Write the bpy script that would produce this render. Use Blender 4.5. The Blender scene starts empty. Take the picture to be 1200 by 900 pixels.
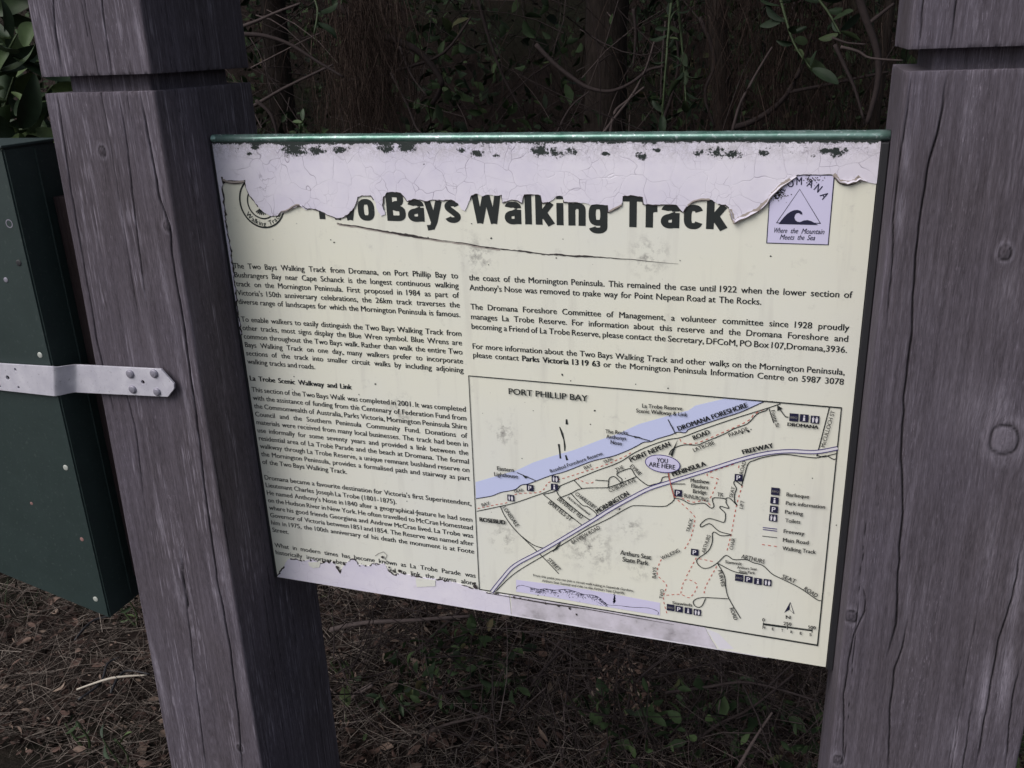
import bpy, bmesh, math, random
import numpy as np
from mathutils import Vector, Matrix
from mathutils.geometry import tessellate_polygon
random.seed(7); RNG = np.random.default_rng(11)
scene = bpy.context.scene
COL = scene.collection

# ---------------------------------------------------------------- camera
# The sign face is the plane Y = 0; X runs to the right along it, Z is up.
HTOP = 1.397                                   # height of the top edge of the sign face above ground
F_PX, CX, CY = 1059.59, 600.0, 450.0
RX = np.array([0.94919596, 0.07843705, -0.30475344])
RY = np.array([0.03628332, 0.93469988, 0.35358119])
RZ = np.array([0.31258687, -0.34667531, 0.88436739])
R = np.stack([RX, RY, RZ], 1)
CAMB = np.array([0.7246576, -0.10304308, -0.98899131])     # camera in sign coordinates (x right, y down, z into)
def b2w(p): return (p[0], p[2], HTOP - p[1])
def back(px, py, axis, val):
    """point of the photograph measured on the plane axis = val (sign coordinates)"""
    d = R.T @ np.array([(px - CX) / F_PX, (py - CY) / F_PX, 1.0])
    return CAMB + (val - CAMB[axis]) / d[axis] * d
def S(px, py):                                 # on the sign face -> (x, y)
    q = back(px, py, 2, 0.0); return (q[0], q[1])
def at(px, py, z):                             # world point at depth z behind the sign plane
    return Vector(b2w(back(px, py, 2, z)))
def on_ground(px, py, h=0.0):
    return Vector(b2w(back(px, py, 1, HTOP - h)))

cam_d = bpy.data.cameras.new('camera'); cam = bpy.data.objects.new('camera', cam_d); COL.objects.link(cam)
cam_d.sensor_width = 36; cam_d.lens = F_PX / 1200 * 36; cam_d.clip_start = 0.02; cam_d.clip_end = 500
def bv(v): return Vector((v[0], v[2], -v[1]))
X, Y, Z = bv(R[0]), -bv(R[1]), -bv(R[2])
cam.matrix_world = Matrix(((X.x, Y.x, Z.x, CAMB[0]), (X.y, Y.y, Z.y, CAMB[2]), (X.z, Y.z, Z.z, HTOP - CAMB[1]), (0, 0, 0, 1)))
scene.camera = cam

# ---------------------------------------------------------------- light: soft overcast evening
SUN_EL, SUN_AZ = math.radians(46), math.radians(-37)       # azimuth measured from the camera side, to the left
world = bpy.data.worlds.new('World'); scene.world = world; world.use_nodes = True
wn = world.node_tree.nodes; wl = world.node_tree.links
sky = wn.new('ShaderNodeTexSky'); sky.sky_type = 'NISHITA'; sky.sun_disc = False
sdir = Vector((math.sin(SUN_AZ) * math.cos(SUN_EL), -math.cos(SUN_AZ) * math.cos(SUN_EL), math.sin(SUN_EL)))
sky.sun_elevation = SUN_EL; sky.sun_rotation = math.atan2(sdir.x, sdir.y)
sky.air_density = 1.0; sky.dust_density = 2.0
hs = wn.new('ShaderNodeHueSaturation'); hs.inputs['Saturation'].default_value = 0.45      # thin cloud greys the sky
wl.new(sky.outputs[0], hs.inputs['Color']); wl.new(hs.outputs[0], wn['Background'].inputs[0]); wn['Background'].inputs[1].default_value = 0.09
sd = bpy.data.lights.new('sun', 'SUN'); sun = bpy.data.objects.new('sun', sd); COL.objects.link(sun)
sd.energy = 1.5; sd.angle = math.radians(45); sd.color = (1.0, 0.95, 0.92)
sun.rotation_euler = sdir.to_track_quat('Z', 'Y').to_euler()
scene.view_settings.view_transform = 'Standard'; scene.view_settings.look = 'None'
scene.view_settings.exposure = 0.58; scene.view_settings.gamma = 1.0

# ---------------------------------------------------------------- materials
def mat(name, base, rough=0.6, metal=0.0, spec=0.5):
    m = bpy.data.materials.new(name); m.use_nodes = True
    b = m.node_tree.nodes['Principled BSDF']
    b.inputs['Base Color'].default_value = (*base, 1); b.inputs['Roughness'].default_value = rough
    b.inputs['Metallic'].default_value = metal; b.inputs['Specular IOR Level'].default_value = spec
    return m
class NT:
    def __init__(s, m): s.m = m; s.n = m.node_tree.nodes; s.l = m.node_tree.links; s.b = s.n['Principled BSDF']
    def node(s, t, **k):
        n = s.n.new(t)
        for a, v in k.items(): setattr(n, a, v)
        return n
    def link(s, a, b): s.l.new(a, b)
    def coord(s, scale=(1, 1, 1), out='Object'):
        t = s.node('ShaderNodeTexCoord'); mp = s.node('ShaderNodeMapping'); mp.inputs['Scale'].default_value = scale
        s.link(t.outputs[out], mp.inputs[0]); return mp.outputs[0]
    def noise(s, vec, scale, detail=4, rough=0.55):
        n = s.node('ShaderNodeTexNoise'); n.inputs['Scale'].default_value = scale
        n.inputs['Detail'].default_value = detail; n.inputs['Roughness'].default_value = rough
        s.link(vec, n.inputs['Vector']); return n.outputs['Fac']
    def ramp(s, fac, stops):
        r = s.node('ShaderNodeValToRGB'); e = r.color_ramp.elements
        while len(e) < len(stops): e.new(0.5)
        for i, (p, c) in enumerate(stops):
            e[i].position = p; e[i].color = (*c, 1) if len(c) == 3 else c
        s.link(fac, r.inputs[0]); return r.outputs[0]
    def mix(s, fac, a, b, mode='MIX'):
        m = s.node('ShaderNodeMix', data_type='RGBA', blend_type=mode)
        for v, k in ((fac, 0), (a, 6), (b, 7)):
            if hasattr(v, 'links'): s.link(v, m.inputs[k])
            elif isinstance(v, (int, float)): m.inputs[k].default_value = v
            else: m.inputs[k].default_value = (*v, 1)
        return m.outputs[2]
    def math(s, op, a, b=0.0, c=None, clamp=False):
        m = s.node('ShaderNodeMath', operation=op, use_clamp=clamp)
        for i, v in enumerate((a, b, c)):
            if v is None: continue
            if hasattr(v, 'links'): s.link(v, m.inputs[i])
            else: m.inputs[i].default_value = v
        return m.outputs[0]
    def attr(s, name):
        a = s.node('ShaderNodeAttribute', attribute_name=name); return a.outputs['Fac']
    def bump(s, h, strength=0.3, dist=0.001):
        b = s.node('ShaderNodeBump'); b.inputs['Strength'].default_value = strength; b.inputs['Distance'].default_value = dist
        s.link(h, b.inputs['Height']); s.link(b.outputs[0], s.b.inputs['Normal'])
    def base(s, c): s.link(c, s.b.inputs['Base Color'])

def wood_mat(name, dark, mid, light):
    m = mat(name, mid, 0.92, spec=0.12); t = NT(m)
    cx = t.node('ShaderNodeCombineXYZ'); t.link(t.attr('gu'), cx.inputs[0]); t.link(t.attr('gv'), cx.inputs[1])
    def sc(k):
        mp = t.node('ShaderNodeMapping'); mp.inputs['Scale'].default_value = (1, k, 1); t.link(cx.outputs[0], mp.inputs[0]); return mp.outputs[0]
    fib = t.noise(sc(.07), 1000, 5, 0.65); fleck = t.noise(sc(.11), 640, 4, 0.75); band = t.noise(sc(.045), 150, 3, 0.6); wide = t.noise(sc(.10), 28, 4, .65); blot = t.noise(sc(.5), 7, 3); pore = t.noise(sc(.12), 1500, 2, .6)
    c = t.ramp(fib, [(0.32, dark), (0.52, mid), (0.70, light)])
    c = t.mix(0.40, c, t.ramp(band, [(0.32, tuple(x * .75 for x in dark)), (0.55, mid), (0.72, light)]))
    c = t.mix(t.math('MULTIPLY', t.ramp(fleck, [(0.57, (0, 0, 0)), (0.66, (.9, .9, .9))]), t.ramp(wide, [(.48, (.12, .12, .12)), (.66, (1, 1, 1))])), c, tuple(min(1, x * 1.55) for x in light))
    c = t.mix(t.ramp(pore, [(0.62, (0, 0, 0)), (0.72, (.55, .55, .55))]), c, tuple(x * .45 for x in dark))
    c = t.mix(0.6, c, t.ramp(blot, [(0.3, (.74, .69, .64)), (0.7, (1.10, 1.08, 1.16))]), 'MULTIPLY')
    c = t.mix(t.math('MULTIPLY', t.attr('tone'), t.ramp(fib, [(.35, (.25, .25, .25)), (.6, (1, 1, 1))])), c, tuple(min(1, x * 2.0) for x in light))
    c = t.mix(t.attr('crack'), c, (0.008, 0.007, 0.008))
    t.base(c)
    t.bump(t.math('ADD', fib, t.math('MULTIPLY', band, .8)), 0.5, 0.0006)
    return m
M = {}
M['wood'] = wood_mat('weathered_wood', (.054, .046, .054), (.095, .084, .101), (.152, .138, .166))
M['wood_brown'] = wood_mat('brown_wood', (.022, .015, .016), (.036, .026, .027), (.05, .04, .042))

def film_mat():
    m = mat('cream_print_film', (.66, .65, .56), 0.33, spec=0.45); t = NT(m)
    v = t.coord(); n1 = t.noise(v, 3.0, 4); n2 = t.noise(v, 45, 5, 0.7); n3 = t.noise(v, 160, 3, 0.6)
    c = t.mix(t.ramp(n1, [(0.35, (0, 0, 0)), (0.65, (1, 1, 1))]), (.77, .76, .64), (.73, .73, .67))
    c = t.mix(t.ramp(n2, [(0.60, (0, 0, 0)), (0.80, (.42, .42, .42))]), c, (.36, .35, .33))
    c = t.mix(t.ramp(n3, [(0.72, (0, 0, 0)), (0.76, (.7, .7, .7))]), c, (.28, .27, .26))
    mould = t.noise(v, 75, 4, .7); tot = None
    for px, py, rx in ((740, 620, .024), (702, 650, .024), (590, 630, .026), (748, 668, .020), (590, 508, .024), (722, 596, .012), (350, 235, .02), (560, 300, .03), (690, 640, .05), (470, 480, .03), (760, 300, .03)):
        x_, y_ = S(px, py); d_ = t.node('ShaderNodeVectorMath', operation='DISTANCE'); t.link(v, d_.inputs[0]); d_.inputs[1].default_value = (x_ - .39, 0, -y_ + .317)
        k_ = t.math('SUBTRACT', 1.0, t.math('DIVIDE', d_.outputs['Value'], rx), clamp=True); tot = k_ if tot is None else t.math('MAXIMUM', tot, k_)
    c = t.mix(t.math('MULTIPLY', tot, t.ramp(mould, [(.48, (0, 0, 0)), (.68, (1, 1, 1))])), c, (.20, .19, .18))
    streak = t.noise(t.coord((9, 1, 1)), 5, 4, .6); c = t.mix(t.ramp(streak, [(.55, (0, 0, 0)), (.8, (.35, .35, .35))]), c, (.45, .43, .40))
    t.base(c); t.bump(n2, 0.12, 0.0006); return m
M['film'] = film_mat()

def crackle(t, v, scale, width, warp=0.3):
    nz = t.node('ShaderNodeTexNoise'); nz.inputs['Scale'].default_value = scale * .6; t.link(v, nz.inputs['Vector'])
    add = t.node('ShaderNodeMixRGB', blend_type='ADD'); add.inputs[0].default_value = warp / scale * 6
    t.link(v, add.inputs[1]); t.link(nz.outputs['Color'], add.inputs[2])
    vo = t.node('ShaderNodeTexVoronoi', feature='DISTANCE_TO_EDGE'); vo.inputs['Scale'].default_value = scale
    t.link(add.outputs[0], vo.inputs['Vector'])
    return t.ramp(vo.outputs['Distance'], [(0.0, (1, 1, 1)), (width, (0, 0, 0))])
def peel_mat(flaky=True):
    m = mat('lavender_underlayer', (.64, .60, .76), 0.55, spec=0.35); t = NT(m)
    v = t.coord(); n1 = t.noise(v, 9, 5, .65); n4 = t.noise(v, 70, 4, .65)
    c = t.mix(t.ramp(n1, [(0.35, (0, 0, 0)), (0.68, (1, 1, 1))]), (.64, .605, .72), (.76, .725, .80))
    c = t.mix(t.ramp(n4, [(0.60, (0, 0, 0)), (0.8, (.30, .30, .30))]), c, (.40, .36, .46))
    sep = t.node('ShaderNodeSeparateXYZ'); t.link(v, sep.inputs[0]); ZT = t.math('SUBTRACT', sep.outputs['Z'], 0.317)
    big = crackle(t, v, 34, 0.013); mask = t.ramp(t.noise(v, 16, 3), [(0.44, (0, 0, 0)), (0.58, (1, 1, 1))])
    mid_ = crackle(t, v, 62, 0.020); mask3 = t.ramp(t.noise(v, 23, 3), [(0.50, (0, 0, 0)), (0.62, (1, 1, 1))])
    k = 1.0 if flaky else .35
    c = t.mix(t.math('MULTIPLY', t.math('MULTIPLY', big, mask), .75 * k), c, (.18, .14, .22))
    c = t.mix(t.math('MULTIPLY', t.math('MULTIPLY', mid_, mask3), .62 * k), c, (.20, .16, .24))
    if flaky:
        # within 20 mm of the top edge the layer is crazed and dark green metal shows through
        sm = crackle(t, v, 170, 0.05, .5); top = t.math('MULTIPLY', t.math('ADD', ZT, 0.026), 55, clamp=True)
        c = t.mix(t.math('MULTIPLY', t.math('MULTIPLY', sm, top), .55), c, (.14, .12, .16))
        fine_ = t.noise(v, 240, 6, 0.8); clus = t.noise(v, 24, 3, .6); tot = None
        for px, py, rx in ((345, 177, .022), (372, 178, .015), (398, 176, .010), (452, 174, .014), (478, 172, .015), (497, 192, .004), (540, 176, .006), (560, 181, .010), (583, 183, .006), (632, 177, .016), (652, 182, .018), (668, 178, .012), (710, 181, .006), (752, 184, .010), (770, 176, .005), (820, 180, .010), (842, 180, .016), (860, 182, .014), (893, 180, .008), (968, 178, .008), (982, 180, .014), (955, 183, .005), (300, 172, .010), (293, 180, .006)):
            x_, y_ = S(px, py); mv_ = t.node('ShaderNodeMapping'); mv_.inputs['Location'].default_value = (-(x_ - .39), 0, -(.317 - y_) * 1.7); mv_.inputs['Scale'].default_value = (1, 0, 1.7); t.link(v, mv_.inputs[0])
            l_ = t.node('ShaderNodeVectorMath', operation='LENGTH'); t.link(mv_.outputs[0], l_.inputs[0]); k_ = t.math('SUBTRACT', 1.0, t.math('DIVIDE', l_.outputs['Value'], rx), clamp=True); tot = k_ if tot is None else t.math('MAXIMUM', tot, k_)
        band = t.math('SUBTRACT', 1.0, t.math('MULTIPLY', t.math('ABSOLUTE', t.math('ADD', ZT, 0.0125)), 120), clamp=True)
        edge = t.math('MULTIPLY', t.math('ADD', ZT, 0.0050), 160, clamp=True)
        q = t.math('ADD', t.math('ADD', t.math('MULTIPLY', fine_, .85), t.math('MULTIPLY', clus, .30)), t.math('MULTIPLY', t.math('POWER', tot, .6), .245))
        q = t.math('ADD', q, t.math('MULTIPLY', t.math('SUBTRACT', top, 1.0), .14))
        q = t.math('ADD', t.math('ADD', q, t.math('MULTIPLY', band, .045)), t.math('MULTIPLY', edge, .42))
        hole = t.ramp(q, [(0.703, (0, 0, 0)), (0.722, (1, 1, 1))])
        grey_ = t.ramp(t.noise(v, 90, 5, .75), [(.42, (0, 0, 0)), (.62, (.75, .75, .75))]); c = t.mix(t.math('MULTIPLY', grey_, top), c, (.47, .44, .48))
        c = t.mix(hole, c, (.022, .030, .028))
        t.bump(t.math('ADD', t.math('MULTIPLY', big, -1.0), t.math('MULTIPLY', hole, -2.0)), 0.4, 0.0006)
    t.base(c); return m
M['peel'] = peel_mat(); M['peel_low'] = peel_mat(False)
def grime_mat():
    m = mat('grimy_underlayer', (.5, .47, .56), 0.6, spec=0.3); t = NT(m)
    v = t.coord((1, 1, 1)); n = t.noise(v, 22, 5, .65); n2 = t.noise(v, 120, 3)
    c = t.ramp(n, [(0.35, (.64, .60, .68)), (0.55, (.50, .47, .52)), (0.72, (.26, .24, .26))])
    c = t.mix(t.ramp(n2, [(.62, (0, 0, 0)), (.8, (.5, .5, .5))]), c, (.15, .14, .14))
    t.base(c); return m
M['grime'] = grime_mat()
M['ink'] = mat('black_ink', (.022, .026, .026), 0.5, spec=0.3)
M['ink_text'] = mat('text_ink', (.020, .022, .024), 0.5, spec=0.2)
M['navy'] = mat('navy_ink', (.02, .02, .05), 0.45, spec=0.3)
M['blue_line'] = mat('blue_line_ink', (.05, .035, .18), 0.5, spec=0.3)
M['sea'] = mat('sea_blue_print', (.56, .60, .84), 0.36, spec=0.4)
M['lilac'] = mat('lilac_print', (.63, .60, .80), 0.36, spec=0.4)
M['red'] = mat('red_dash_ink', (.55, .14, .11), 0.5, spec=0.3)
M['white'] = mat('white_print', (.72, .70, .76), 0.4)
M['scar'] = mat('dark_scar', (.035, .028, .028), 0.8)
M['tan'] = mat('curled_film_edge', (.36, .31, .28), 0.7)
M['smudge'] = mat('grey_smudge', (.20, .19, .19), 0.7)
def green_mat(name, c1, c2, rough, metal=0.0, wear_glint=None):
    m = mat(name, c1, rough, metal); t = NT(m); v = t.coord(); n = t.noise(v, 30, 5, .7); n2 = t.noise(v, 220, 3)
    c = t.mix(t.ramp(n, [(.35, (0, 0, 0)), (.7, (1, 1, 1))]), c1, c2)
    if wear_glint: c = t.mix(t.ramp(n2, [(.60, (0, 0, 0)), (.7, (1, 1, 1))]), c, wear_glint)
    t.base(c); t.bump(n2, .08, .0004); return m
M['rail'] = green_mat('green_enamel_rail', (.07, .17, .135), (.24, .34, .32), 0.24, 0.45, (.42, .50, .50))  # whitish tone and flecks paint the sky's glint into the green enamel
M['casing'] = green_mat('dark_green_casing', (.013, .026, .025), (.018, .033, .032), 0.6, 0.0, (.030, .045, .043))
M['casing_side'] = M['casing']
M['channel'] = mat('black_channel', (.018, .018, .022), 0.55)
def galv_mat():
    m = mat('galvanised_steel', (.55, .53, .62), 0.5, 0.35); t = NT(m); v = t.coord(); n = t.noise(v, 40, 5, .7); n2 = t.noise(v, 300, 3)
    c = t.mix(t.ramp(n, [(.3, (0, 0, 0)), (.7, (1, 1, 1))]), (.56, .545, .63), (.68, .665, .73))
    c = t.mix(t.ramp(n2, [(.62, (0, 0, 0)), (.75, (.6, .6, .6))]), c, (.28, .27, .31)); t.base(c)
    t.link(t.ramp(n, [(.3, (.4, .4, .4)), (.7, (.6, .6, .6))]), t.b.inputs['Roughness']); return m
M['galv'] = galv_mat()
M['bolt'] = mat('dull_bolt', (.24, .23, .28), 0.55, 0.3)
M['screw'] = mat('pale_screw', (.50, .52, .48), 0.4, 0.3)
M['rust'] = mat('rust_chip', (.24, .13, .12), 0.8)
def foliage_mat(name, stops, rough=.55, spec=.35, trans=0.0):
    m = mat(name, stops[1][1], rough, spec=spec); t = NT(m)
    c = t.ramp(t.attr('tone'), stops); v = t.coord(); n = t.noise(v, 60, 3)
    c = t.mix(.5, c, t.ramp(n, [(.3, (.6, .6, .6)), (.7, (1.3, 1.3, 1.3))]), 'MULTIPLY'); t.base(c)
    return m
M['leaf'] = foliage_mat('shrub_leaf', [(0, (.018, .030, .018)), (.5, (.036, .058, .030)), (1, (.080, .115, .042))], .55, .25)
M['leaf_dark'] = foliage_mat('thicket_leaf', [(0, (.014, .022, .013)), (.5, (.030, .050, .022)), (.85, (.052, .080, .032)), (1, (.10, .08, .045))], .65, .15)
M['leaf_soft'] = foliage_mat('creeper_leaf', [(0, (.012, .020, .012)), (.5, (.020, .034, .018)), (1, (.045, .062, .028))], .6, .2)
M['twig'] = foliage_mat('dry_twig', [(0, (.018, .013, .013)), (.5, (.042, .032, .032)), (1, (.14, .11, .105))], .85, .15)
M['fibre'] = foliage_mat('dead_fibre', [(0, (.014, .009, .008)), (.5, (.030, .020, .017)), (1, (.085, .062, .052))], .9, .1)
M['litter'] = foliage_mat('leaf_litter', [(0, (.028, .019, .016)), (.45, (.078, .048, .041)), (.8, (.14, .092, .075)), (1, (.26, .20, .16))], .8, .15)
M['straw'] = foliage_mat('dry_straw', [(0, (.052, .042, .037)), (.5, (.13, .105, .092)), (1, (.31, .265, .23))], .85, .15)
M['grass'] = foliage_mat('green_blade', [(0, (.022, .035, .014)), (.5, (.04, .062, .022)), (1, (.09, .12, .04))], .6)
def bark_mat():
    m = mat('bark', (.09, .07, .055), .9, spec=.2); t = NT(m); v = t.coord((1, 1, .12)); n = t.noise(v, 120, 5, .7)
    c = t.ramp(n, [(.3, (.012, .009, .008)), (.55, (.032, .024, .021)), (.75, (.062, .049, .042))]); t.base(c); t.bump(n, .8, .01); return m
M['bark'] = bark_mat()
def soil_mat():
    m = mat('soil', (.06, .045, .038), .95, spec=.1); t = NT(m); v = t.coord(); n = t.noise(v, 25, 6, .7); n2 = t.noise(v, 2, 4)
    c = t.ramp(n, [(.3, (.010, .008, .007)), (.6, (.024, .017, .015)), (.8, (.045, .032, .027))])
    c = t.mix(t.ramp(n2, [(.5, (0, 0, 0)), (.7, (.7, .7, .7))]), c, (.014, .018, .010)); t.base(c); t.bump(n, .7, .02); return m
M['soil'] = soil_mat()
M['stick'] = mat('bleached_stick', (.50, .45, .38), .8)

# ---------------------------------------------------------------- object helpers
def link(o, parent=None):
    COL.objects.link(o)
    if parent is not None: o.parent = parent
    return o
def empty(name, loc, label, cat, group=None):
    o = bpy.data.objects.new(name, None); o.location = loc; o.empty_display_size = .05; link(o)
    o['label'] = label; o['category'] = cat
    if group: o['group'] = group
    return o
def tag(o, label=None, cat=None, group=None, kind=None):
    for k, v in (('label', label), ('category', cat), ('group', group), ('kind', kind)):
        if v: o[k] = v
    return o
def mesh_obj(name, verts, faces, m, parent=None, smooth=False, attrs=None):
    me = bpy.data.meshes.new(name)
    if isinstance(verts, np.ndarray): verts = verts.tolist()
    if isinstance(faces, np.ndarray): faces = faces.tolist()
    me.from_pydata(verts, [], faces)
    if isinstance(m, (list, tuple)):
        for k in m: me.materials.append(k)
    else: me.materials.append(m)
    if smooth: me.polygons.foreach_set('use_smooth', [True] * len(me.polygons))
    for k, v in (attrs or {}).items():
        a = me.attributes.new(k, 'FLOAT', 'POINT'); a.data.foreach_set('value', np.asarray(v, dtype=np.float32))
    me.update()
    o = bpy.data.objects.new(name, me); link(o, parent)
    if parent is not None:
        # vertices are given in world coordinates; shift them into the parent's frame
        me.transform(Matrix.Translation(-parent.location))
    return o
def join(parts):
    V, Fc = [], []
    for v, f in parts:
        k = len(V); V.extend(v); Fc.extend([tuple(i + k for i in q) for q in f])
    return V, Fc
def box(x0, x1, y0, y1, z0, z1, bev=0.0):
    bm = bmesh.new(); bmesh.ops.create_cube(bm, size=1)
    for v in bm.verts:
        v.co = Vector(((x0 + x1) / 2 + v.co.x * (x1 - x0), (y0 + y1) / 2 + v.co.y * (y1 - y0), (z0 + z1) / 2 + v.co.z * (z1 - z0)))
    if bev: bmesh.ops.bevel(bm, geom=list(bm.edges), offset=bev, segments=2, affect='EDGES', profile=.5)
    V = [tuple(v.co) for v in bm.verts]; bm.verts.index_update(); Fc = [tuple(v.index for v in f.verts) for f in bm.faces]; bm.free(); return V, Fc
def disc(c, r, depth, n=16, axis='y', dome=0.0):
    """short cylinder facing -Y at c, top ring domed"""
    V, Fc = [], []
    rings = [(1.0, 0.0), (1.0, depth * .75), (.72, depth + dome * .6), (0.001, depth + dome)]
    for k, h in rings:
        for i in range(n):
            a = 2 * math.pi * i / n; V.append((c[0] + r * k * math.cos(a), c[1] - h, c[2] + r * k * math.sin(a)))
    for j in range(len(rings) - 1):
        for i in range(n): Fc.append((j * n + i, j * n + (i + 1) % n, (j + 1) * n + (i + 1) % n, (j + 1) * n + i))
    return V, Fc
def ring2(c, r0, r1, h, n=20):
    V, Fc = [], []
    for i in range(n):
        a = 2 * math.pi * i / n
        for r in (r0, r1): V.append((c[0] + r * math.cos(a), c[1] - h, c[2] + r * math.sin(a)))
    for i in range(n): j = (i + 1) % n; Fc.append((2 * i, 2 * j, 2 * j + 1, 2 * i + 1))
    return V, Fc
def tube(pts, radii, n=8, wob=0.0, smooth_k=3):
    P = [Vector(p) for p in pts]
    if smooth_k > 1 and len(P) > 2:
        Q, RR = [], []
        for i in range(len(P) - 1):
            p0 = P[max(i - 1, 0)]; p1 = P[i]; p2 = P[i + 1]; p3 = P[min(i + 2, len(P) - 1)]
            for k in range(smooth_k):
                t = k / smooth_k
                Q.append(0.5 * ((2 * p1) + (p2 - p0) * t + (2 * p0 - 5 * p1 + 4 * p2 - p3) * t * t + (3 * p1 - p0 - 3 * p2 + p3) * t ** 3))
                RR.append(radii[i] * (1 - t) + radii[i + 1] * t)
        Q.append(P[-1]); RR.append(radii[-1]); P, radii = Q, RR
    V, Fc = [], []
    for i, p in enumerate(P):
        d = (P[min(i + 1, len(P) - 1)] - P[max(i - 1, 0)]).normalized()
        u = d.cross(Vector((0, 0, 1) if abs(d.z) < .9 else (1, 0, 0))).normalized(); w = d.cross(u)
        for k in range(n):
            a = 2 * math.pi * k / n; r = radii[i] * (1 + wob * (random.random() - .5))
            V.append(tuple(p + (u * math.cos(a) + w * math.sin(a)) * r))
    for i in range(len(P) - 1):
        for k in range(n): Fc.append((i * n + k, i * n + (k + 1) % n, (i + 1) * n + (k + 1) % n, (i + 1) * n + k))
    Fc.append(tuple(range(n))[::-1]); Fc.append(tuple((len(P) - 1) * n + k for k in range(n)))
    return V, Fc

# ================================================================ THE SIGN
W_S, H_S = 0.7800, 0.6340
SIGN = empty('information_sign', (0.39, 0.0, HTOP - H_S / 2), 'cream information sign with peeling top, black heading and printed map, mounted between the two posts', 'sign')
def face(x, y, h=0.0): return (x, -h, HTOP - y)
def sign_mesh(name, V, Fc, m, label=None):
    o = mesh_obj(name, V, Fc, m, SIGN)
    if label: o['label'] = label
    if name in ('black_flakes', 'grey_smudges', 'torn_edge'): o['kind'] = 'stuff'
    return o
# backing panel, rail, channels
sign_mesh('panel', *box(0.0, W_S, 0.0, 0.012, HTOP - H_S, HTOP + .001, .0008), M['channel'])
V, Fc = [], []
NR, NX = 22, 80
for i in range(NX + 1):
    x = -.001 + (W_S + .009) * i / NX
    for k in range(NR):
        a = 2 * math.pi * k / NR; V.append((x, .0055 + .0075 * math.cos(a), HTOP + .0030 + .0054 * math.sin(a) + .0002 * math.sin(i * 1.7 + k)))
for i in range(NX):
    for k in range(NR): Fc.append((i * NR + k, i * NR + (k + 1) % NR, (i + 1) * NR + (k + 1) % NR, (i + 1) * NR + k))
Fc.append(tuple(range(NR))); Fc.append(tuple(NX * NR + k for k in range(NR)))
o = mesh_obj('top_rail', V, Fc, M['rail'], SIGN, smooth=True)
sign_mesh('edge_channel', *box(W_S + .0004, W_S + .0078, -.003, .014, HTOP - H_S - .001, HTOP - .003, .0008), M['channel'])
sign_mesh('edge_channel', *box(-.0062, -.0006, -.001, .014, HTOP - H_S - .001, HTOP - .003, .0008), M['channel'])

def fill_poly(pts, h, thick=None):
    """flat polygon (sign coords) at height h in front of the face; skirt back to h-thick"""
    n = len(pts); V = [face(x, y, h) for x, y in pts]
    tris = tessellate_polygon([[Vector((x, y, 0)) for x, y in pts]])
    Fc = [tuple(t) for t in tris]
    out = []
    for t in Fc:       # orient toward -Y
        a, b, c = (pts[i] for i in t)
        s = (b[0] - a[0]) * (c[1] - a[1]) - (b[1] - a[1]) * (c[0] - a[0])
        out.append(t if s < 0 else t[::-1])
    Fc = out
    if thick:
        V += [face(x, y, h - thick) for x, y in pts]
        for i in range(n): j = (i + 1) % n; Fc.append((i, j, n + j, n + i))
    return V, Fc
def rough(pts, amp, seg=.004, rnd=None):
    """add ragged detail between points"""
    rnd = rnd or random.Random(3); out = []
    for (x0, y0), (x1, y1) in zip(pts[:-1], pts[1:]):
        L = math.hypot(x1 - x0, y1 - y0); k = max(1, int(L / seg))
        for i in range(k):
            t = i / k; a = amp if i else amp * .3
            out.append((x0 + (x1 - x0) * t + rnd.uniform(-a, a), y0 + (y1 - y0) * t + rnd.uniform(-a, a)))
    out.append(pts[-1]); return out
def stroke(pts, w, h, closed=False):
    """ribbon along pts (sign coords)"""
    P = [Vector(p) for p in pts]
    if closed: P.append(P[0])
    Q = [P[0]]
    for p in P[1:]:
        if (p - Q[-1]).length > 1e-5: Q.append(p)
    P = Q; V, Fc = [], []
    for i, p in enumerate(P):
        a = P[max(i - 1, 0)]; b = P[min(i + 1, len(P) - 1)]
        if closed and i in (0, len(P) - 1): a, b = P[-2], P[1]
        d = (b - a)
        d = d.normalized() if d.length > 0 else Vector((1, 0)); n = Vector((-d.y, d.x))
        ww = w[i] if isinstance(w, list) else w
        k = 1.0
        if 0 < i < len(P) - 1:
            e = (P[i] - P[i - 1]).normalized(); k = 1 / max(.5, abs(e.dot(d)))
        V.append(face(p.x + n.x * ww / 2 * k, p.y + n.y * ww / 2 * k, h)); V.append(face(p.x - n.x * ww / 2 * k, p.y - n.y * ww / 2 * k, h))
    for i in range(len(P) - 1): Fc.append((2 * i, 2 * i + 2, 2 * i + 3, 2 * i + 1))
    return V, Fc
def smooth_px(px, k=5):
    P = [Vector(S(*p)) for p in px]; out = []
    for i in range(len(P) - 1):
        p0 = P[max(i - 1, 0)]; p1 = P[i]; p2 = P[i + 1]; p3 = P[min(i + 2, len(P) - 1)]
        for j in range(k):
            t = j / k
            out.append(0.5 * ((2 * p1) + (p2 - p0) * t + (2 * p0 - 5 * p1 + 4 * p2 - p3) * t * t + (3 * p1 - p0 - 3 * p2 + p3) * t ** 3))
    out.append(P[-1]); return out
def dashes(px, w, h, on=.0034, off=.0034):
    P = smooth_px(px, 6); out = []; acc = 0.0; cur = [P[0]]; vis = True
    for a, b in zip(P[:-1], P[1:]):
        L = (b - a).length; pos = 0.0
        while L - pos > 1e-7:
            lim = on if vis else off; step = min(lim - acc, L - pos); pos += step; acc += step
            if vis: cur.append(a + (b - a) * (pos / L))
            if acc >= lim - 1e-9:
                if vis and len(cur) > 1: out.append(stroke(cur, w, h))
                vis = not vis; acc = 0.0; cur = [a + (b - a) * (pos / L)]
    return out

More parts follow.
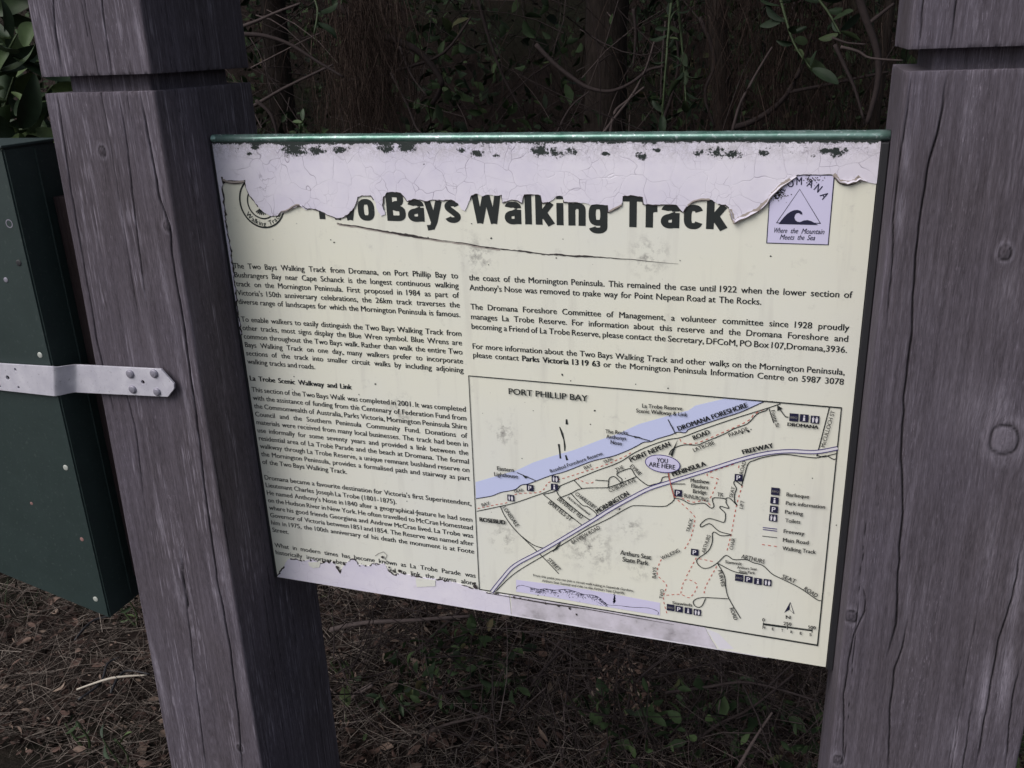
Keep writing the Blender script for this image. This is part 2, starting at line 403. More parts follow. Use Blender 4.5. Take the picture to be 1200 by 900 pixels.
# ---- film (cream print) and underlayers
FILM_H = .0004
STUFFY = ('black_flakes', 'grey_smudges', 'torn_edge', 'walking_track_dashes', 'badge_mould')
V, Fc = box(0.0005, W_S - .0005, -FILM_H, -0.0001, HTOP - H_S + .0005, HTOP - .001)
sign_mesh('printed_film', V, Fc, M['film'])

TOP_EDGE = [(261,207),(263,214),(270,211),(280,212),(288,211),(289,220),(293,229),(299,236),(303,242),(309,248),(318,253),(327,253),(331,247),(338,245),(346,240),(352,239),
 (359,244),(368,245),(376,247),(385,252),(391,254),(395,256),(402,255),(410,250),(416,243),(419,236),(420,231),(425,229),(435,229),(440,236),(443,246),(447,253),(452,251),
 (449,240),(450,231),(454,225),(463,225),(470,226),(475,232),(478,236),(485,233),(493,234),(499,236),(508,234),(520,235),(529,234),(537,238),(541,245),(545,247),(549,239),(553,229),
 (560,227),(566,230),(571,228),(577,228),(582,229),(588,228),(589,238),(594,236),(600,234),(607,235),(612,238),(615,228),(625,228),(634,229),(636,238),(643,237),(648,234),(652,230),
 (656,229),(660,230),(661,237),(672,237),(687,238),(693,240),(700,239),(712,240),(713,249),(722,245),(729,240),(730,230),(742,229),(753,231),(754,239),(765,240),(773,240),(785,240),
 (793,240),(798,247),(801,249),(805,242),(813,236),(820,234),(828,233),(835,234),(842,239),(850,240),(854,243),(857,254),(860,260),(866,257),(874,253),(882,249),(889,246),(893,241),
 (900,236),(903,231),(908,225),(917,217),(924,213),(928,209),(935,205),(955,204),(975,204),(979,208),(984,213),(992,215),(1002,213),(1005,209),(1008,212),(1015,213),(1028,215)]
LEFT_EDGE = [(284,392),(282,378),(279,362),(278,348),(276,330),(274,312),(272,296),(269,278),(266,262),(264,240),(262,224),(261,207)]
rr = random.Random(5)
left_r = rough([S(*p) for p in LEFT_EDGE], .0011, .003, rr)
top_r = rough([S(*p) for p in TOP_EDGE], .0005, .0025, rr)
xr = W_S - .0002
poly = [(0.0002, .0009), (0.0002, S(284, 392)[1])] + left_r[:-1] + top_r[:-1] + [(xr, top_r[-1][1]), (xr, .0009)]
V, Fc = fill_poly(poly, .0016, .0013)
sign_mesh('peeled_layer', V, Fc, M['peel'], 'crackled lavender layer bared along the top and left edge')
# dark broken outline along the tear
def edge_line(pts, name, w0, w1, h, m, rnd, keep=lambda i: True):
    parts, run = [], []
    for i, p in enumerate(pts):
        if keep(i): run.append(p)
        else:
            if len(run) > 2: parts.append(stroke(run, [rnd.uniform(w0, w1) for _ in run], h))
            run = []
    if len(run) > 2: parts.append(stroke(run, [rnd.uniform(w0, w1) for _ in run], h))
    V, Fc = join(parts); return sign_mesh(name, V, Fc, m)
edge_line(left_r, 'torn_edge', .0006, .0030, .0018, M['scar'], rr)
edge_line(top_r, 'torn_edge', .0004, .0016, .0018, M['scar'], rr, lambda i: (math.sin(i * .37) + math.sin(i * .11)) > -.5)
# curled flaps of the layer at the right
def curl(px, name, wd, lift, m):
    P = [Vector(S(*p)) for p in px]; V, Fc = [], []; NS = 7
    Q = []
    for a, b in zip(P[:-1], P[1:]):
        for k in range(4): Q.append(a + (b - a) * k / 4)
    Q.append(P[-1])
    for i, p in enumerate(Q):
        d = (Q[min(i + 1, len(Q) - 1)] - Q[max(i - 1, 0)]).normalized(); n = Vector((-d.y, d.x))
        if n.y < 0: n = -n
        f = math.sin(math.pi * min(1, max(0, (i + .6) / len(Q)))) ** .5
        wv = wd * f * (1 + .25 * math.sin(i * 1.3)); lf = lift * f * (1 + .2 * math.sin(i * .9))
        for s in range(NS):
            a = s / (NS - 1) * 2.6
            V.append(face(p.x - n.x * wv + n.x * wv * math.sin(min(a, math.pi / 2)) - n.x * wv * .45 * max(0, 1 - math.cos(max(0, a - math.pi / 2))),
                          p.y - n.y * wv + n.y * wv * math.sin(min(a, math.pi / 2)) - n.y * wv * .45 * max(0, 1 - math.cos(max(0, a - math.pi / 2))),
                          .0017 + lf * (1 - math.cos(a)) / 1.86))
    for i in range(len(Q) - 1):
        for s in range(NS - 1): Fc.append((i * NS + s, (i + 1) * NS + s, (i + 1) * NS + s + 1, i * NS + s + 1))
    o = mesh_obj(name, V, Fc, [m, M['tan']], SIGN, smooth=True)
    for k, pl in enumerate(o.data.polygons): pl.material_index = 1 if k % (NS - 1) >= NS - 4 else 0
    return o
curl([(854,244),(857,256),(860,262),(872,257),(884,251),(892,245)], 'curled_flap', .0085, .004, M['peel'])
curl([(888,250),(900,238),(908,227),(920,217),(934,207)], 'curled_flap', .007, .0035, M['peel'])
curl([(977,206),(984,214),(993,216),(1003,214),(1008,211),(1016,213)], 'curled_flap', .007, .0035, M['peel'])
curl([(331,250),(340,247),(347,243),(353,241),(360,246)], 'curled_flap', .003, .0016, M['peel'])

for tp_, w0_, w1_ in (([(856,246),(858,254),(861,260),(866,257),(874,253),(882,249),(889,246),(893,241),(900,236),(904,230),(908,225),(917,217),(926,211)], .0024, .0046), ([(977,205),(980,209),(984,213),(992,215),(1002,213),(1006,209),(1008,212)], .0022, .0050), ([(331,248),(338,246),(346,241),(352,240)], .0010, .0022), ([(714,248),(722,244),(729,240)], .0010, .0024), ([(806,241),(813,236),(822,234),(832,234)], .0012, .0024), ([(262,211),(272,214),(287,213)], .0018, .0034)):
    sm_ = smooth_px(tp_, 4); sign_mesh('torn_edge', *stroke([p + Vector((0, -w1_ * .25)) for p in sm_], [rr.uniform(w0_, w1_) for _ in sm_], .0021), M['tan'])
    sign_mesh('torn_edge', *stroke([p + Vector((.0002, w1_ * .26)) for p in sm_], [rr.uniform(.0004, .0013) for _ in sm_], .00215), M['scar'])
# bottom peel
BOT = [(326,674),(330,668),(333,665),(336,658),(339,655),(349,655),(355,657),(361,656),(366,655),(372,657),(377,660),(385,658),(391,659),(395,665),(399,671),(402,664),(411,655),(416,655),(422,662),
 (430,663),(438,660),(451,660),(455,667),(462,673),(468,672),(476,673),(488,675),(500,677),(511,678),(524,680),(537,683),(549,687),(563,691),(572,694),(583,695),(597,697)]
bot_r = rough([S(*p) for p in BOT], .0012, .0025, rr)
yb = H_S - .0008
poly = [(.0012, yb)] + bot_r + [(S(599, 716)[0], yb)]
V, Fc = fill_poly(poly[::-1], .0013, .0010); sign_mesh('peeled_layer', V, Fc, M['peel_low'], 'lavender layer bared along the lower left edge')
edge_line(bot_r, 'torn_edge', .0004, .0028, .0016, M['scar'], rr, lambda i: math.sin(i * .45) > -.2)
G = [(599,697),(640,703),(680,710),(720,716),(760,723),(800,730),(826,735),(833,748),(841,761)]
gr = rough([S(*p) for p in G], .0006, .003, rr)
poly = [(gr[0][0], yb + .0004)] + gr + [(gr[-1][0], yb + .0004)]
V, Fc = fill_poly(poly[::-1], .0012, .0009); sign_mesh('peeled_layer', V, Fc, M['grime'], 'grey grimy strip along the bottom below the map')
# pale triangle and thin lip beneath it
V, Fc = fill_poly([S(827, 736), S(842, 742), S(860, 760), S(843, 760)][::-1], .0006); sign_mesh('bare_patch', V, Fc, M['white'])
V, Fc = stroke([(.30, yb - .0008), (.48, yb - .0012), (.62, yb - .001), (.71, yb - .0004)], [.0012, .0022, .0018, .0006], .0019); sign_mesh('torn_edge', V, Fc, M['white'])
V, Fc = stroke([S(*p) for p in [(570,694),(600,699),(640,706),(690,713),(740,722),(790,731)]], [.0005, .0012, .0022, .0012, .001, .0003], .0020); sign_mesh('torn_edge', V, Fc, M['scar'])
# flaps of film left on the bottom peel
for q in ([(362,658),(376,658),(375,664),(368,665),(363,662)], [(488,676),(511,679),(511,686),(489,687)]):
    V, Fc = fill_poly(rough([S(*p) for p in q + q[:1]], .0004, .003, rr)[:-1], .0021, .0006); sign_mesh('film_scrap', V, Fc, M['film'])
# black flakes at the torn lower edge
parts = []
for (x, y, r) in [(392,658,2.6),(396,664,3),(399,668,2),(386,658,3),(404,660,2.4),(379,657,1.8),(365,656,2.2),(357,656,1.5),(457,664,2),(463,669,2.2),(469,668,3),(474,671,2.2),(558,687,4),(556,683,2),(449,652,2.6),(441,661,1.2),(484,673,1.4),(422,662,1.3),(429,662,1.8),(603,699,2.2),(610,700,1.8),(620,702,1.4),(640,706,2),(655,709,2.6),(668,712,2.2),(720,702,.1),(676,719,1.8)]:
    c = S(x, y); r *= .00085
    parts.append(fill_poly([(c[0] + r * rr.uniform(.6, 1.3) * math.cos(a), c[1] + r * rr.uniform(.6, 1.3) * math.sin(a)) for a in [k * math.pi / 5 for k in range(10)]], .0023))
sign_mesh('black_flakes', *join(parts), M['scar'])
sign_mesh('torn_edge', *stroke([Vector(S(*p)) for p in [(440,651),(444,648),(450,646),(454,650),(452,655),(456,658)]], .0006, .0016), M['scar'])

# long slit tear under the heading
SL = [(395,261),(402,263),(412,264),(425,266),(440,269),(452,271),(463,273),(476,275),(488,277),(500,279),(515,281),(530,283),(545,285),(560,288),(575,290),(590,292),(600,293),(612,294),(625,296),(640,298),(652,298),(664,299),(676,300),(688,300),(700,301),(715,302),(742,304),(795,309)]
SW = [.0010,.0016,.0012,.0014,.0014,.0018,.0024,.0034,.0026,.0014,.0008,.0007,.0013,.0012,.0016,.0013,.0009,.0018,.0015,.0013,.0020,.0016,.0022,.0024,.0014,.0009,.0006,.0003]
P, WW = [], []
for i in range(len(SL) - 1):
    a, b = Vector(S(*SL[i])), Vector(S(*SL[i + 1]))
    for k in range(4):
        t = k / 4; P.append(a + (b - a) * t + Vector((0, rr.uniform(-.0003, .0003)))); WW.append((SW[i] * (1 - t) + SW[i + 1] * t) * rr.uniform(.65, 1.35))
P.append(Vector(S(*SL[-1]))); WW.append(.0003)
sign_mesh('slit_tear', *stroke(P, WW, .0010), M['scar'])
P2 = [p + Vector((0, .0013)) for p in P[:60]]; sign_mesh('slit_tear', *stroke(P2, [.0010 + .0004 * math.sin(i) for i in range(60)], .0009), M['tan'])
# small marks on the film
parts = []
for (x, y, r) in [(502,278,1),(576,279,1.4),(553,262,1),(660,280,.8),(659,439,2.2),(669,446,1),(418,248,.1),(392,284,1.6),(388,281,1.1),(573,310,.9),(652,302,1),(686,347,1.3),(684,343,.9),(797,305,1),(903,300,1.2),(1110,0,.01),(850,430,1),(783,455,1.2),(745,450,1),(440,450,1.6),(345,441,1.2),(403,415,1),(692,497,1),(697,481,1.6),(727,509,.01),(870,507,1.6),(877,505,2),(880,503,1.2),(726,596,1.6),(665,590,1),(489,604,1.6),(477,587,1),(487,600,1),(418,475,1),(402,462,1),(421,462,1.2),(343,456,.9),(399,475,1.3),(388,520,.8),(360,497,.8),(590,499,.8),(612,537,1),(625,481,.8),(566,484,.7),(733,560,.7),(815,525,.8),(900,528,.8),(952,560,.9),(980,615,1),(905,470,.7)]:
    if r < .2: continue
    c = S(x, y); r *= .00075
    parts.append(fill_poly([(c[0] + r * rr.uniform(.5, 1.4) * math.cos(a), c[1] + r * rr.uniform(.5, 1.4) * math.sin(a)) for a in [k * math.pi / 4 for k in range(8)]], .0009))
for pts, ws in (([(656,500),(659,508),(661,515),(662,522),(662,528)], [.0012,.0028,.0014,.0022,.0012]), ([(655,520),(656,528),(657,537)], [.0026,.0018,.0024]), ([(664,491),(664.5,497)], [.0018,.0034]), ([(663,533),(665,539)], [.002,.003])):
    parts.append(stroke([Vector(S(*p)) for p in pts], ws, .0009))
sign_mesh('black_flakes', *join(parts), M['ink'])
# ---- lettering ------------------------------------------------------------
tcache = {}
def word(wd, font_off=0.0):
    k = (wd, font_off)
    if k in tcache: return tcache[k]
    c = bpy.data.curves.new('t', 'FONT'); c.body = wd; c.resolution_u = 3; c.offset = font_off
    o = bpy.data.objects.new('t', c); COL.objects.link(o)
    dg = bpy.context.evaluated_depsgraph_get(); me = bpy.data.meshes.new_from_object(o.evaluated_get(dg))
    v = np.empty(len(me.vertices) * 3); me.vertices.foreach_get('co', v); v = v.reshape(-1, 3)[:, :2]
    f = [tuple(p.vertices) for p in me.polygons]
    r = (v, f, (v[:, 0].min() if len(v) else 0), (v[:, 0].max() if len(v) else .3))
    bpy.data.objects.remove(o); bpy.data.meshes.remove(me); bpy.data.curves.remove(c)
    tcache[k] = r; return r
vH = word('H')[0]; CAP = vH[:, 1].max() - vH[:, 1].min()
def put(wd, ox, oy, ux, uy, sx, sy, h, bold=0.0, shear=0.0):
    """word in sign coords: origin (ox,oy), unit baseline direction (ux,uy), glyph scale sx, sy"""
    v, f, x0, x1 = word(wd); parts = []
    nxs = [0.0] if not bold else [-bold, 0.0, bold]
    for k, dx in enumerate(nxs):
        X = (v[:, 0] - x0 + dx + shear * v[:, 1]) * sx; Yv = v[:, 1] * sy
        px = ox + ux * X + uy * Yv; py = oy + uy * X - ux * Yv
        parts.append(([face(a, b, h + k * .00004) for a, b in zip(px, py)], f))
    return join(parts), (x1 - x0) * sx
def justified(line, x0, x1, y, cap, sx, h=.0008, last=False, boldset=()):
    ws = line.split(' '); sy = cap / CAP
    wd = [(word(w)[3] - word(w)[2]) * sx for w in ws]
    gap = (x1 - x0 - sum(wd)) / max(1, len(ws) - 1) if not last else .0032
    out = []; x = x0
    for w, d in zip(ws, wd):
        out.append(put(w, x, y, 1, 0, sx, sy, h, .040 if w in boldset or boldset == 'all' else 0.017)[0]); x += d + gap
    return out
C1 = [("paragraph", .1612, .01215, ["The Two Bays Walking Track from Dromana, on Port Phillip Bay to", "Bushrangers Bay near Cape Schanck is the longest continuous walking", "track on the Mornington Peninsula. First proposed in 1984 as part of", "Victoria's 150th anniversary celebrations, the 26km track traverses the", "diverse range of landscapes for which the Mornington Peninsula is famous."], 0),
 ("paragraph", .2342, .0120, ["To enable walkers to easily distinguish the Two Bays Walking Track from", "other tracks, most signs display the Blue Wren symbol. Blue Wrens are", "common throughout the Two Bays walk. Rather than walk the entire Two", "Bays Walking Track on one day, many walkers prefer to incorporate", "sections of the track into smaller circuit walks by including adjoining", "walking tracks and roads."], 1),
 ("subheading", .3186, .012, ["La Trobe Scenic Walkway and Link"], 2),
 ("paragraph", .3352, .01225, ["This section of the Two Bays Walk was completed in 2001. It was completed", "with the assistance of funding from the Centenary of Federation Fund from", "the Commonwealth of Australia, Parks Victoria, Mornington Peninsula Shire", "Council and the Southern Peninsula Community Fund. Donations of", "materials were received from many local businesses. The track had been in", "use informally for some seventy years and provided a link between the", "residential area of La Trobe Parade and the beach at Dromana. The formal", "walkway through La Trobe Reserve, a unique remnant bushland reserve on", "the Mornington Peninsula, provides a formalised path and stairway as part", "of the Two Bays Walking Track."], 1),
 ("paragraph", .4702, .01222, ["Dromana became a favourite destination for Victoria's first Superintendent,", "Lieutenant Charles Joseph La Trobe (1801- 1875).", "He named Anthony's Nose in 1840 after a geographical feature he had seen", "on the Hudson River in New York. He often travelled to McCrae Homestead", "where his good friends Georgiana and Andrew McCrae lived. La Trobe was", "Governor of Victoria between 1851 and 1854. The Reserve was named after", "him in 1975, the 100th anniversary of his death the monument is at Foote", "Street."], 3),
 ("paragraph", .5815, .0122, ["What in modern times has become known as La Trobe Parade was", "historically important because it was used to link the towns along"], 0)]
C2 = [("paragraph", .1627, .0123, ["the coast of the Mornington Peninsula. This remained the case until 1922 when the lower section of", "Anthony's Nose was removed to make way for Point Nepean Road at The Rocks."], 1),
 ("paragraph", .1989, .0125, ["The Dromana Foreshore Committee of Management, a volunteer committee since 1928 proudly", "manages La Trobe Reserve. For information about this reserve and the Dromana Foreshore and", "becoming a Friend of La Trobe Reserve, please contact the Secretary, DFCoM, PO Box 107,Dromana,3936."], 0),
 ("paragraph", .2494, .0114, ["For more information about the Two Bays Walking Track and other walks on the Mornington Peninsula,", "please contact Parks Victoria 13 19 63 or the Mornington Peninsula Information Centre on 5987 3078"], 0)]
def natural(line): return sum(word(w)[3] - word(w)[2] for w in line.split(' ')), len(line.split(' ')) - 1
CAPB = .0071
for cols, x0, x1, ref in ((C1, .0042, .3205, "diverse range of landscapes for which the Mornington Peninsula is famous."), (C2, .3347, .7675, "becoming a Friend of La Trobe Reserve, please contact the Secretary, DFCoM, PO Box 107,Dromana,3936.")):
    sx = 1e9
    for name, y, pitch, lines, mode in cols:
        for i, ln in enumerate(lines):
            if mode == 2 or (mode in (1, 3) and i == len(lines) - 1) or (mode == 3 and i == 1): continue
            nat, gaps = natural(ln); sx = min(sx, (x1 - x0 - gaps * .0029) / nat)
    for name, y, pitch, lines, mode in cols:
        parts = []
        for i, ln in enumerate(lines):
            yy = y + pitch * i
            if mode == 2: parts += justified(ln, x0, .1602, yy, CAPB, sx * 1.0, boldset='all')
            elif (mode == 1 and i == len(lines) - 1) or (mode == 3 and i in (1, 7)):
                xe = .6752 if cols is C2 else None
                parts += justified(ln, x0, xe or x1, yy, CAPB, sx, last=xe is None)
            else: parts += justified(ln, x0, x1, yy, CAPB, sx, boldset=('Parks', 'Victoria', '13', '19', '63') if '13 19 63' in ln else ())
        sign_mesh(name, *join(parts), M['ink_text'])

# ---- heading: heavy condensed letters built from swept strokes
def pen(pts, a, b, h):
    P = [Vector(p) for p in pts]; V, Fc = [], []
    for i, p in enumerate(P):
        d = (P[min(i + 1, len(P) - 1)] - P[max(i - 1, 0)]).normalized(); n = Vector((-d.y * a, d.x * b))
        V.append(face(p.x + n.x, p.y + n.y, h)); V.append(face(p.x - n.x, p.y - n.y, h))
    for i in range(len(P) - 1): Fc.append((2 * i, 2 * i + 2, 2 * i + 3, 2 * i + 1))
    return V, Fc
def arc(cx, cy, rx, ry, d0, d1, n=18, e=2.9):
    out = []
    for i in range(n + 1):
        t = math.radians(d0 + (d1 - d0) * i / n); c, s = math.cos(t), math.sin(t)
        out.append((cx + rx * math.copysign(abs(c) ** (2 / e), c), cy + ry * math.copysign(abs(s) ** (2 / e), s)))
    return out
def glyph(ch, w):
    H, XH, a, b = .0352, .0252, .0041, .0034; L = []
    w2 = w / 2
    def d(p, q, k=1.0): L.append(([p, q], a * k, b))
    if ch == 'T': L.append(([(0, H - b), (w, H - b)], a, b * 1.1)); d((w2, 0), (w2, H - b))
    elif ch in 'wW':
        t = XH if ch == 'w' else H; k = .93
        for p, q in (((a, t), (w * .27, 0)), ((w * .27, 0), (w2, t)), ((w2, t), (w * .73, 0)), ((w * .73, 0), (w - a, t))): d(p, q, k)
    elif ch == 'o': L.append((arc(w2, XH / 2, w2 - a, XH / 2 - b + .0006, 0, 360, 30), a, b))
    elif ch == 'c': L.append((arc(w2, XH / 2, w2 - a, XH / 2 - b + .0006, 28, 332, 28), a, b))
    elif ch == 'B':
        d((a, 0), (a, H)); L.append(([(a, H - b), (w * .5, H - b)] + arc(w * .5, H * .745, w * .42 - a, H * .255 - b, 90, -90, 12) + [(a, H * .49)], a, b))
        L.append(([(a, H * .51)] + arc(w * .55, H * .265, w * .45 - a, H * .265 - b, 90, -90, 12) + [(a, b)], a, b))
    elif ch == 'a':
        d((w - a - .0004, 0), (w - a - .0004, XH * .66)); L.append((arc(w2, XH * .72, w2 - a - .0004, XH * .28 - b + .0005, 0, 172, 14), a, b))
        L.append(([(w - a, XH * .60)] + arc(w * .5, XH * .30, w * .5 - a, XH * .30 - b + .0006, 95, 300, 16, 2.3) + [(w - a, XH * .22)], a, b * .95))
    elif ch == 's':
        L.append((arc(w2, XH * .735, w2 - a, XH * .265 - b + .0006, 12, 215, 14, 2.2) + arc(w2, XH * .265, w2 - a, XH * .265 - b + .0006, 35, -168, 14, 2.2), a * .96, b))
    elif ch == 'y': d((a, XH), (w2, 0)); L.append(([(w - a, XH), (w2 + .0004, 0), (w * .40, -.0062), (w * .12, -.0072)], a, b))
    elif ch == 'l': d((w2, 0), (w2, H))
    elif ch == 'i': d((w2, 0), (w2, XH)); d((w2, H - .0058), (w2, H))
    elif ch == 'k': d((a, 0), (a, H)); d((a * 1.3, XH * .34), (w - a * 1.1, XH), .95); d((w * .42, XH * .52), (w - a, 0), 1.15)
    elif ch == 'n': d((a, 0), (a, XH)); L.append((arc(w2 + .0004, XH * .66, w2 - a - .0002, XH * .34 - b + .0005, 172, 0, 14) + [(w - a, 0)], a, b))
    elif ch == 'r': d((a, 0), (a, XH)); L.append((arc(w * .82, XH * .56, w * .82 - a, XH * .44 - b, 175, 88, 10), a, b * 1.35))
    elif ch == 'g':
        L.append((arc(w2, XH * .52, w2 - a, XH * .48 - b + .0006, 0, 360, 26), a, b))
        L.append(([(w - a, XH), (w - a, 0)] + arc(w2, -.0005, w2 - a, .0078 - b, 0, -170, 12, 2.3), a, b))
    return L
HEAD = [('T',366,390.5),('w',388,419),('o',420.7,440),('B',454.3,476.3),('a',478.9,498.3),('y',498.2,519.4),('s',522,540.7),('W',553.5,588.6),('a',592,611.7),('l',615.8,623.5),('k',628,650.8),('i',652.6,660.6),
        ('n',666.3,686.4),('g',690,712),('T',729.3,754.3),('r',756.5,772),('a',774.3,796.5),('c',801,823.7),('k',827.3,852.8)]
for ch, a0, a1 in HEAD:
    yb0 = 255 + (a0 - 366) * .030
    x0, x1 = S(a0, yb0)[0], S(a1, yb0)[0]; parts = []
    for k, (pts, aa, bb) in enumerate(glyph(ch, x1 - x0)):
        parts.append(pen([(x0 + p[0], .0936 - p[1]) for p in pts], aa, bb, .0007 + .00005 * k))
    sign_mesh('heading_letter', *join(parts), M['ink'])

# ---- round walking track badge (left) and town badge (right)
bx, by = S(307, 237)
parts = [stroke([Vector((bx + r * math.cos(t), by + r * math.sin(t))) for t in [2 * math.pi * k / 60 for k in range(60)]], w, .0008, True) for r, w in ((.0318, .0022), (.0205, .0018))]
def on_arc(text, cx, cy, r, a_mid, span, cap, h, sxk, inside=False, bold=.02):
    """letters along an arc; inside=True reads along the bottom"""
    ws = [(word(c)[3] - word(c)[2]) if c != ' ' else .3 for c in text]; tot = sum(ws) + .12 * (len(text) - 1); out = []; pos = 0
    for c, w in zip(text, ws):
        f = (pos + w / 2) / tot - .5; pos += w + .12
        if c == ' ': continue
        if inside: a = a_mid - f * span; p = (cx + r * math.cos(a), cy + r * math.sin(a)); u = (math.sin(a), -math.cos(a))
        else: a = a_mid + f * span; p = (cx + r * math.cos(a), cy + r * math.sin(a)); u = (-math.sin(a), math.cos(a))
        sx = sxk * cap / CAP
        out.append(put(c, p[0] - u[0] * w * sx / 2, p[1] - u[1] * w * sx / 2, u[0], u[1], sx, cap / CAP, h, bold)[0])
    return out
parts += on_arc('Walking Track', bx, by, .0298, math.pi / 2, 2.1, .0060, .0008, .95, True)
parts += on_arc('Two Bays', bx, by, .0225, -math.pi / 2, 1.5, .0060, .0008, .95)
for k in range(7):
    a = math.radians(60 + k * 12); parts.append(stroke([Vector((bx + .006 * math.cos(a), by + .004 + .006 * math.sin(a))), Vector((bx + .014 * math.cos(a + .1), by + .003 + .013 * math.sin(a)))], .0016, .0008))
sign_mesh('walking_track_badge', *join(parts), M['ink'])
q = [(903.6,205),(976.5,206),(970.5,286.5),(898.5,284.5)]; qb = [S(*p) for p in q]
ex0, ex1, ey0, ey1 = qb[3][0], qb[2][0], S(940, 205)[1], qb[3][1]
badge = mesh_obj('town_badge', *fill_poly([(ex0, ey0), (ex1, ey0), (ex1, ey1), (ex0, ey1)], .0007), M['lilac'], SIGN)
def sub(name, V, Fc, m, parent):
    o = mesh_obj(name, V, Fc, m, SIGN); o.parent = parent
    if name in ('badge_mould', 'walking_track_dashes', 'coast_sketch'): o['kind'] = 'stuff'
    return o
sub('badge_border', *stroke([Vector(p) for p in ((ex0, ey0), (ex1, ey0), (ex1, ey1), (ex0, ey1))], .0009, .00085, True), M['navy'], badge)
c4 = lambda x, y: S(840 + x / 5.4545, 150 + y / 5.4545)
sub('badge_triangle', *stroke([Vector(c4(*p)) for p in ((530, 390), (662, 608), (382, 605))], .0008, .0009, True), M['navy'], badge)
sub('badge_wave', *fill_poly([c4(*p) for p in ((395,613),(410,592),(430,568),(450,548),(472,533),(495,524),(515,522),(535,528),(546,540),(547,552),(536,551),(524,542),(510,544),(500,555),(496,572),(502,588),(516,598),(532,600),(556,590),(580,587),(604,594),(626,606),(648,619))], .00095), M['navy'], badge)
acx, acy = c4(537, 520)
def fit(wd, p, x1_, cap, shear=.35):
    x0_, y0_ = c4(*p); x1w = c4(x1_, p[1])[0]; l_ = word(wd)[3] - word(wd)[2] + shear * .5
    return put(wd, x0_, y0_, 1, 0, (x1w - x0_) / l_, cap / CAP, .0009, .008, shear)[0]
for ch, x_, y_, an in (('D', 402, 440, -.95), ('R', 432, 405, -.70), ('O', 478, 376, -.40), ('M', 528, 363, -.05), ('A', 590, 378, .35), ('N', 634, 404, .62), ('A', 668, 446, .95)):
    sub('badge_letter', *put(ch, *c4(x_ - 19 * math.cos(an), y_ - 19 * math.sin(an)), math.cos(an), math.sin(an), .0078 / CAP * .72, .0078 / CAP, .0009, .02)[0], M['navy'], badge)
for wd_, p_, x1_ in (('Where', (360, 668), 452), ('the', (468, 671), 522), ('Mountain', (540, 674), 690), ('Meets', (402, 711), 498), ('the', (512, 713), 562), ('Sea', (576, 715), 632)):
    sub('badge_lettering', *fit(wd_, p_, x1_, .0054), M['navy'], badge)
parts = []
for _ in range(170):
    x = rr.gauss(395, 26); y = rr.gauss(425, 18)
    if rr.random() < .35: x = rr.gauss(610, 30); y = rr.gauss(330, 12)
    c = c4(x, y); r = rr.uniform(.0002, .0007)
    parts.append(fill_poly([(c[0] + r * math.cos(k * 1.05), c[1] + r * math.sin(k * 1.05)) for k in range(6)], .0010))
sub('badge_mould', *join(parts), M['scar'], badge)

# ---- the map --------------------------------------------------------------
mTL, mTR, mBR, mBL = (Vector(S(*p)) for p in ((549.5,440),(986,477.5),(958,755.5),(562,690)))
mapf = mesh_obj('map_frame', *stroke([mTL, mTR, mBR, mBL], .0016, .0013, True), M['ink'], SIGN)
def msub(name, parts, m): V, Fc = join(parts); return sub(name, V, Fc, m, mapf)
COAST = [(558,584),(567,582.5),(577,580.7),(587,576.7),(598,574.7),(605,572.7),(611,568),(619,566.7),(630,562.7),(646,556.7),(663,552),(691,541),(706,537),(719,534),(733,528.7),(747,522),(754,518),(763,517),(770,514),(787,509),(794,506),(803,506.7),(807,503),(818,499),(845,490),(867,483),(885,475),(895,470.5)]
SEA_T = [(849,467),(815,475),(807,480.7),(783,487),(749,496.7),(723,508.7),(704,515),(673,527),(645,535),(625,541.7),(606,550.7),(557.5,564.7)]
msub('sea_area', [fill_poly([S(*p) for p in SEA_T + COAST], .00065)], M['sea'])
msub('coast_line', [stroke(smooth_px(COAST, 3), .0011, .0010)], M['navy'])
